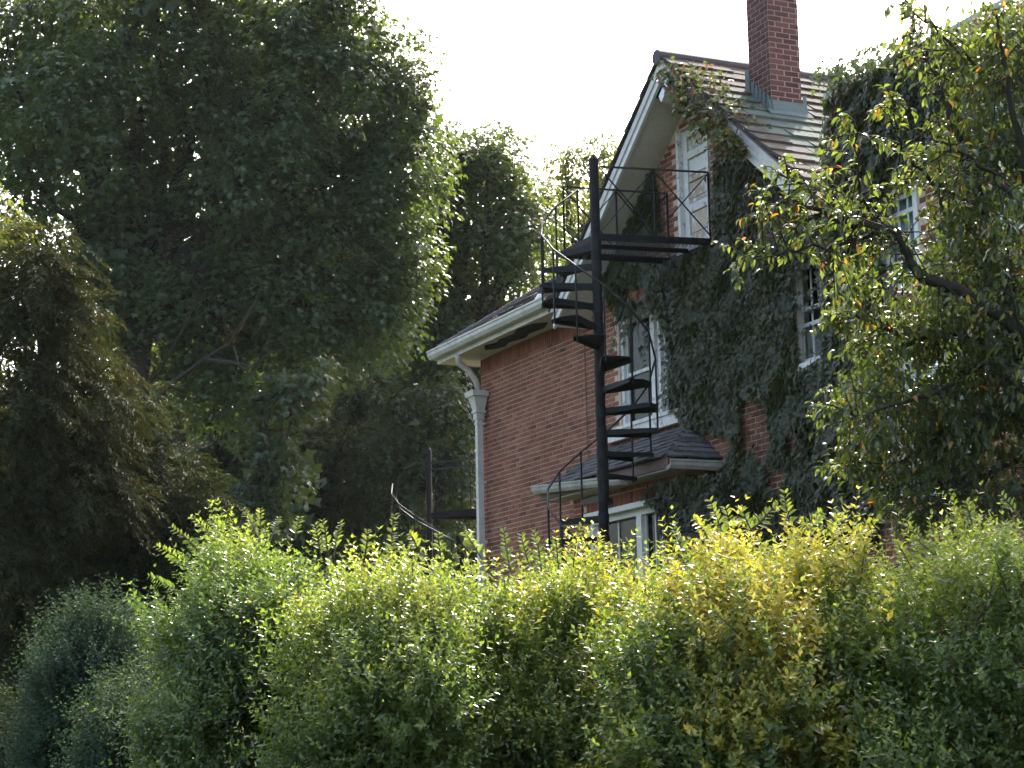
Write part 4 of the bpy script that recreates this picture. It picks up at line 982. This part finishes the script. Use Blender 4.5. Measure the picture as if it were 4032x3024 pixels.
def hedge(name, label, cat, top_px, d, half, dens, leaf, nleaf, seed, huefn, lump=.12, e=.6, x_pad=0.0, length=(.14, .30), mat='hedge_leaf', end_round=.35, slope=0.0, tall=(), twigs=True):
    """top_px: silhouette points; the hedge is a lumpy bank with rounded top and ends"""
    r_ = np.random.default_rng(seed)
    P = np.array([at(x, y, d + slope * (x - top_px[0][0])) for x, y in top_px]); X0, X1 = P[0, 0], P[-1, 0]
    Hf = lambda x: np.interp(x, P[:, 0], P[:, 2]) - .215
    Yc = lambda x: np.interp(x, P[:, 0], P[:, 1]) + half * .35
    area = (X1 - X0) * 5.0; n = int(area * dens)
    x = r_.uniform(X0, X1, n); a = np.radians(r_.uniform(0, 180, n)); fr = a < math.pi / 2
    a = np.where(r_.random(n) < .72, np.where(a > math.pi * .62, math.pi - a, a), a)       # most of it on the side that shows
    ends = np.clip(np.minimum(x - X0, X1 - x) / end_round, 0, 1); rd_ = np.sqrt(1 - (1 - ends) ** 2)
    Hh = Hf(x); zs = Hh - .80; low = r_.random(n) < .34          # upright face below, rounded top above
    sgn = np.sign(np.cos(a)); a = np.where(low, np.where(sgn > 0, 0.0, math.pi), a)
    y = Yc(x) - half * sgn * np.abs(np.cos(a)) ** 1. * (.35 + .65 * rd_)
    z = np.where(low, .9 + (zs - .75) * r_.random(n), zs + (Hh - zs) * np.sin(a) ** 1.) ; z = .3 + (z - .3) * (.9 + .1 * rd_)
    nrm = unit(np.c_[np.where(x - X0 < end_round, -(1 - ends), 1 - ends) * .9, -np.cos(a), np.sin(a) * .9 + .05])
    q = np.c_[x, y, z]; lp = sines(q, .5, seed) * .75 + sines(q, .2, seed + 1) * .4
    q = q + nrm * (lp * lump * 1.35)[:, None] - nrm * (r_.random(n) ** 1.6 * .32)[:, None]
    k = q[:, 2] > .7; q, nrm, lp = q[k], nrm[k], lp[k]; n = len(q)
    dr = unit(nrm * .7 + np.array((0, 0, .75)) + r_.normal(0, .38, (n, 3)))
    ln = r_.uniform(*length, n)
    th = Thing(name, label, cat, (float((X0 + X1) / 2), float(Yc((X0 + X1) / 2)), 0.0), group='privet mounds of the hedge' if name == 'hedge' else None)
    h = huefn(q, r_) 
    p, ax, nn, sz, hh = shoots_to_leaves(q, dr, ln, nleaf, leaf, r_, h)
    leaf_obj('foliage', p, ax, nn, sz, T_DIA, mat, hh, th.o, th.o.location, 'stuff')
    if twigs:
        tw = MB(); idx = r_.choice(n, min(n, int(110 * (X1 - X0) + 20)), False)
        for i in idx:
            b = np.array((q[i, 0] + r_.normal(0, .1), Yc(q[i, 0]) + r_.normal(0, .12), max(.2, q[i, 2] - r_.uniform(.5, 1.0)))); m = (b + q[i]) / 2 + r_.normal(0, .05, 3)
            tw.tube([b, m, q[i], q[i] + dr[i] * ln[i] * .6], [.008, .006, .004, .002], 4, False)
        tw.build('twigs', 'twig', th=th, recalc=False)
    for (sx, sy, lx, ly, nl, hv) in tall:                        # long upright shoots one can pick out
        b = at(sx, sy, d + slope * (sx - top_px[0][0]) + half * .1); tip = at(lx, ly, d + slope * (lx - top_px[0][0]) + half * .1 + r_.normal(0, .05)); v_ = tip - b; l_ = np.linalg.norm(v_)
        nl = int(l_ / .0085) // 2 * 2
        pp, a2, n2, s2, h2 = shoots_to_leaves(b[None] - v_[None] * .15, v_[None] / l_, np.array([l_ * 1.15]), nl, leaf * 1.08, r_, np.array([hv]), .08, True)
        so_ = leaf_obj('shoot', pp, a2, n2, s2, T_OVAL, mat, h2, th.o, th.o.location)
        MB().tube([b - v_ * .4, b + v_ * .4, tip - v_ * .05], [.0035, .003, .0012], 4).build('stem', 'twig', parent=so_, th=th)
    return th
YC = [at(1680, 1210, 8.6), at(1590, 1235, 8.5), at(1760, 1225, 8.6), at(1480, 1270, 8.5), at(1345, 1300, 8.6), at(1050, 1310, 8.6), at(1690, 1280, 8.4)]
GC = [at(1650, 1480, 8.1), at(1600, 1600, 8.1), at(1690, 1400, 8.2), at(1730, 1620, 8.1), at(1560, 1380, 8.2)]
def near(q, cs, rad): return np.max([np.clip(1 - np.linalg.norm((q - c) * np.array((1, .5, 1)), axis=1) / rad, 0, 1) for c in cs], 0)
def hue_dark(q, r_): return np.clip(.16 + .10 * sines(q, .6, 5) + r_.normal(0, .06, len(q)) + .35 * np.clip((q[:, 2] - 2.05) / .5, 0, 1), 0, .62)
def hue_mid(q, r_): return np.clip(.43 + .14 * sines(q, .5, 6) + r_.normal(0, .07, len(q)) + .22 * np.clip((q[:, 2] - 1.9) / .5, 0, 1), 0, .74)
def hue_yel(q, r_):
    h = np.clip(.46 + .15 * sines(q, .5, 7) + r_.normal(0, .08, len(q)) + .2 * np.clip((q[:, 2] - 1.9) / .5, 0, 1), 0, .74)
    k = r_.random(len(q)) < np.maximum(near(q, YC, .34) * 1.2, .07); h[k] = r_.uniform(.76, .9, k.sum())
    k = r_.random(len(q)) < near(q, GC, .24) * 1.2; h[k] = r_.uniform(.88, 1., k.sum())
    return h
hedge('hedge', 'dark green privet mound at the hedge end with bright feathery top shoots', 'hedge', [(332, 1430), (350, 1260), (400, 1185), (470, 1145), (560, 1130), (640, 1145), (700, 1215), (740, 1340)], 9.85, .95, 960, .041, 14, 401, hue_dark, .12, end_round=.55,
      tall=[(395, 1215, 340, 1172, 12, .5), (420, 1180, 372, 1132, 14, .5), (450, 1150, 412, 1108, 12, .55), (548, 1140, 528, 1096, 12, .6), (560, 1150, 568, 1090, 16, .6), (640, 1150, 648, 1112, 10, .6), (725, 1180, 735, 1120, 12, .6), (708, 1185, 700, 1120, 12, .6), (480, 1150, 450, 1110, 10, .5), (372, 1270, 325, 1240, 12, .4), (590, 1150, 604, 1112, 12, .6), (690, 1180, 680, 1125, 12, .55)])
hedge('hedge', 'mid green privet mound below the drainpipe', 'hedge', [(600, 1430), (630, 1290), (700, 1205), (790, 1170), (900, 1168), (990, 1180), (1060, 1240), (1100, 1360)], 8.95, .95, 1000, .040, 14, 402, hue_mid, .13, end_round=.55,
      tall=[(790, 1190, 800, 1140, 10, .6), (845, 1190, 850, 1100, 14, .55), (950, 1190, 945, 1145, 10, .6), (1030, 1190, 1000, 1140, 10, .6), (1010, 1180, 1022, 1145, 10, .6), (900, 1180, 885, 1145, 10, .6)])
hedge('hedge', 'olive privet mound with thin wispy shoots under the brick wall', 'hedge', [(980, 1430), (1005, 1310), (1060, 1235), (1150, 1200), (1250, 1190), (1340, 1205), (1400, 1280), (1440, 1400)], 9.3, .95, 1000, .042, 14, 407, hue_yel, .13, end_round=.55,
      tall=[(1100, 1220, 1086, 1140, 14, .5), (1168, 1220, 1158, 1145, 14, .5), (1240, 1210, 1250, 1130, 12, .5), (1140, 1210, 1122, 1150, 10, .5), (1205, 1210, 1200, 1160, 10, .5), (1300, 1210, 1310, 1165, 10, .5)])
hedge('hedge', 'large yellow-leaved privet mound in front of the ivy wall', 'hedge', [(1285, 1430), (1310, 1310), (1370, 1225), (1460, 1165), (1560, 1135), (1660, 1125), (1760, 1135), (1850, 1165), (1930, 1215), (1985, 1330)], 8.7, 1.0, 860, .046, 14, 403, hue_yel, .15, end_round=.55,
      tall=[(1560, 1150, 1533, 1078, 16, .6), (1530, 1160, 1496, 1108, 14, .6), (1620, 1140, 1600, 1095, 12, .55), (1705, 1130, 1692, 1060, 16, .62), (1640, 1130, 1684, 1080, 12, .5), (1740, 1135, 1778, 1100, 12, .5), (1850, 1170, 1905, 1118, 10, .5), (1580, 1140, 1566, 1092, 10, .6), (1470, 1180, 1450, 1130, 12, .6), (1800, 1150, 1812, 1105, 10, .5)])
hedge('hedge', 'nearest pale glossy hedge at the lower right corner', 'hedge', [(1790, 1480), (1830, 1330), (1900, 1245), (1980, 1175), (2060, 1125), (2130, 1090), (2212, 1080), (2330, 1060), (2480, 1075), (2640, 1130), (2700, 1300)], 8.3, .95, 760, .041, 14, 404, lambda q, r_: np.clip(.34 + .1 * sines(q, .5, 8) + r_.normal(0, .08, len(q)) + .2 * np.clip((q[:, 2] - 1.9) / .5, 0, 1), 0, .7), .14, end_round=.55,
      tall=[(1960, 1210, 1935, 1165, 10, .6), (2010, 1190, 1970, 1158, 10, .6), (2100, 1130, 2085, 1080, 12, .5), (2190, 1100, 2160, 1065, 10, .5)])
hedge('clipped_shrub', 'rounded blue-green clipped shrub at the far left of the hedge', 'shrub', [(55, 1480), (85, 1310), (150, 1262), (230, 1250), (300, 1285), (345, 1420)], 12.5, .7, 1000, .036, 14, 405, lambda q, r_: np.clip(.12 + .08 * sines(q, .4, 9) + r_.normal(0, .06, len(q)), 0, .4), .10, end_round=.5, mat='shrub_leaf')
hedge('clipped_shrub', 'small olive shrub low in front of the dark hedge end', 'shrub', [(145, 1590), (185, 1480), (260, 1430), (330, 1430), (390, 1520)], 10.3, .5, 1200, .032, 14, 406, lambda q, r_: np.clip(.25 + .1 * sines(q, .4, 10) + r_.normal(0, .08, len(q)), 0, .8), .08, end_round=.4, mat='shrub_leaf')

hedge('low_shrub', 'low dark shrub in deep shade at the lower left corner', 'shrub', [(-120, 1500), (-60, 1450), (10, 1440), (60, 1480), (120, 1580)], 14.5, .7, 420, .05, 12, 408, lambda q, r_: np.clip(.03 + .03 * r_.normal(0, 1, len(q)), 0, .12), .10, end_round=.4, mat='conifer_leaf')

# ================================================================== FRUIT TREE
def fruit_tree():
    r_ = np.random.default_rng(500); d = 12.5; k = px_m(d)
    root = at(2330, 1500, d); th = Thing('crab_apple_tree', 'crab apple tree with red fruit and a few orange leaves at the right', 'tree', (root[0], root[1], float(ground_z(root[0], root[1]))))
    z0 = float(ground_z(root[0], root[1])); fork = at(2300, 1000, d)
    MB().tube([(root[0], root[1], z0 - .2), (root[0] + .05, root[1], z0 + 1), fork], [.12, .10, .055], 10).build('trunk', 'bark', th=th, smooth=True)
    GAP = at(1945, 450, 12.4)
    B = [  # branches as photograph-traced polylines with their own distance
        ([(2300, 1000), (2200, 700), (2120, 450), (2060, 250), (2000, 120), (1965, 30)], .3), ([(2280, 900), (2240, 500), (2180, 200), (2150, 20)], -.4),
        ([(2260, 760), (2100, 640), (1990, 600), (1930, 500), (1830, 480), (1700, 430), (1640, 480)], -.5), ([(1990, 600), (1930, 520), (1860, 420), (1845, 260)], -.6),
        ([(2260, 820), (2080, 720), (1960, 740), (1850, 680), (1800, 700)], .2), ([(2270, 900), (2120, 790), (1980, 860), (1850, 900), (1780, 870)], -.2),
        ([(2280, 950), (2150, 900), (2050, 930), (1930, 1000), (1800, 1000)], .4), ([(2290, 1000), (2180, 1000), (2060, 1060), (1960, 1120)], 0),
        ([(1930, 500), (1800, 530), (1700, 540), (1590, 565)], -.55), ([(2120, 450), (2020, 400), (1950, 330), (1930, 220)], .2), ([(2200, 700), (2120, 560), (2050, 500), (2030, 440)], .5),
        ([(2240, 500), (2150, 380), (2080, 330), (2010, 300)], -.7), ([(2180, 200), (2090, 120), (2020, 60), (1950, 10)], -.3), ([(2240, 500), (2230, 300), (2230, 60)], .6),
        ([(1830, 480), (1760, 400), (1690, 380)], -.4), ([(2300, 1000), (2360, 700), (2420, 420), (2400, 200)], .2), ([(2300, 950), (2420, 800), (2520, 650)], -.3), ([(2080, 720), (1960, 660), (1880, 600)], 0.4), ([(2280, 900), (2230, 800), (2180, 620), (2170, 420)], -.9), ([(2250, 1040), (2160, 1090), (2100, 1130)], -.5),
        ([(2060, 1060), (1990, 1020), (1900, 1060)], .3), ([(2120, 790), (2040, 830), (1960, 930)], .6)]
    PP, AX, NN, HH, SZ, BE_ = [], [], [], [], [], []
    for bi, (poly, dy) in enumerate(B):
        pts = [at(x, y, d + (dy + .25 * math.sin(i * 1.7)) * (0 if (i == 0 and bi < 3) else 1)) for i, (x, y) in enumerate(poly)]
        fine = []
        for a, b in zip(pts, pts[1:]):
            for t in np.linspace(0, 1, 6, endpoint=False): fine.append(a + (b - a) * t + r_.normal(0, .012, 3))
        fine.append(pts[-1]); mb = MB(); mb.tube(fine, np.linspace(.05 if bi < 3 else .024 if poly[0][0] > 2230 else .016, .004, len(fine)), 6)
        m = len(fine)
        for i in range(2, m):
            for s in range(2 if i > 4 else 1):
                if np.linalg.norm((fine[i] - GAP)[[0, 2]]) < .20: continue
                tw = unit(r_.normal(size=3) + np.array((-.25, 0, .15))); ln = r_.uniform(.15, .48) * (1.0 if i < m * .75 else .55)
                a = fine[i]; tp = [a, a + tw * ln * .5 + np.array((0, 0, .02)), a + tw * ln + np.array((0, 0, -.04 * ln))]
                mb.tube(tp, [.006, .004, .002], 4, False)
                nl = r_.integers(7, 13); t = r_.random(nl) ** .8
                p = np.array([tp[0] + (tp[1] - tp[0]) * min(1, 2 * q) + (tp[2] - tp[1]) * max(0, 2 * q - 1) for q in t])
                side = unit(np.cross(tw, r_.normal(size=(nl, 3))))
                PP.append(p); AX.append(side * .75 + tw * .45 + np.array((0, 0, -.55)) + r_.normal(0, .2, (nl, 3)))
                NN.append(np.array((0, 0, 1.0)) + side * .5 + r_.normal(0, .3, (nl, 3))); h = r_.uniform(.1, .85, nl); o = r_.random(nl) < .03; h[o] = r_.uniform(.9, 1., o.sum()); HH.append(h); SZ.append(r_.uniform(.045, .08, nl))
                if r_.random() < .4:
                    c = tp[1]; BE_ += [c + np.array((r_.normal(0, .02), r_.normal(0, .02), -.03 - r_.random() * .03)) for _ in range(r_.integers(2, 5))]
        mb.build('branch', 'bark', th=th, smooth=True)
    # inner leaf mass

    blobs = [(2110, 130, 110), (2200, 330, 150), (2090, 330, 100), (2120, 560, 130), (2220, 640, 160), (2000, 690, 90), (2090, 800, 130), (1900, 740, 75), (1880, 860, 85), (1960, 900, 90), (2060, 960, 100), (1960, 1050, 80), (2200, 900, 110), (1830, 620, 45), (1860, 980, 60), (2210, 120, 130), (2070, 480, 60), (2080, 1080, 70), (2180, 1060, 80), (2000, 1120, 45), (2330, 300, 120), (2390, 520, 130), (2340, 760, 120), (2420, 800, 100), (2330, 60, 110)]
    for x, y, rr in blobs:
        n = int(rr * rr * .0165); dr = unit(r_.normal(size=(n, 3))) * (r_.random((n, 1)) ** (1 / 2.2)); c = at(x, y, d + .35) + dr * np.array((rr * k, .7, rr * k))
        tw = unit(r_.normal(size=(n, 3)))
        for q in range(6):
            PP.append(c + tw * (q - 2) * .03 + r_.normal(0, .02, (n, 3))); side = unit(np.cross(tw, r_.normal(size=(n, 3)))); AX.append(side * .7 + np.array((0, 0, -.7)) + tw * .3)
            NN.append(np.array((0, 0, 1.)) + side * .5 + r_.normal(0, .3, (n, 3))); h = r_.uniform(.0, .55, n); o = r_.random(n) < .015; h[o] = r_.uniform(.9, 1., o.sum()); HH.append(h); SZ.append(r_.uniform(.05, .08, n))
    P, A, N = np.concatenate(PP), np.concatenate(AX), np.concatenate(NN); Hh, S = np.concatenate(HH), np.concatenate(SZ)
    q = project(P); dist = (P - EYE) @ FWD; vis = (q[:, 0] > 0) & (q[:, 0] < 2212) & (q[:, 1] > 0) & (q[:, 1] < 1150)
    idx = np.argsort(np.where(vis, dist / S, 1e9))[:290]; keep = np.ones(len(P), bool); keep[idx] = False
    leaf_obj('crown', P[keep], A[keep], N[keep], S[keep], T_DROOP, 'fruit_leaf', Hh[keep], th.o, th.o.location, 'stuff')
    for i in idx: leaf_obj('leaf', P[i:i + 1] * 0, A[i:i + 1], N[i:i + 1], S[i:i + 1], T_DROOP, 'fruit_leaf', Hh[i:i + 1], th.o).location = P[i] - np.array(th.o.location)
    bme = bmesh.new(); bmesh.ops.create_icosphere(bme, subdivisions=1, radius=.011); me = bpy.data.meshes.new('berry'); bme.to_mesh(me); bme.free(); me.materials.append(M['berry'])
    me.polygons.foreach_set('use_smooth', [True] * len(me.polygons))
    BE_ = np.array(BE_); r_.shuffle(BE_)
    for p in BE_[:290]:
        o = bpy.data.objects.new('fruit', me); COL.objects.link(o); o.parent = th.o; o.location = p - np.array(th.o.location)
fruit_tree()

# ================================================================== HAZE
def haze(density):
    m, t, out = new_mat('haze'); v = t.nodes.new('ShaderNodeVolumePrincipled')
    v.inputs['Color'].default_value = (0.92, 0.95, 1.0, 1); v.inputs['Density'].default_value = density; v.inputs['Anisotropy'].default_value = 0.2
    L(t, v.outputs[0], out.inputs['Volume'])
    M['haze'] = m; o = MB().box((-135, -45, -1.0), (135, 225, 25)).build('haze', 'haze'); o['kind'] = 'stuff'
haze(0.00012)
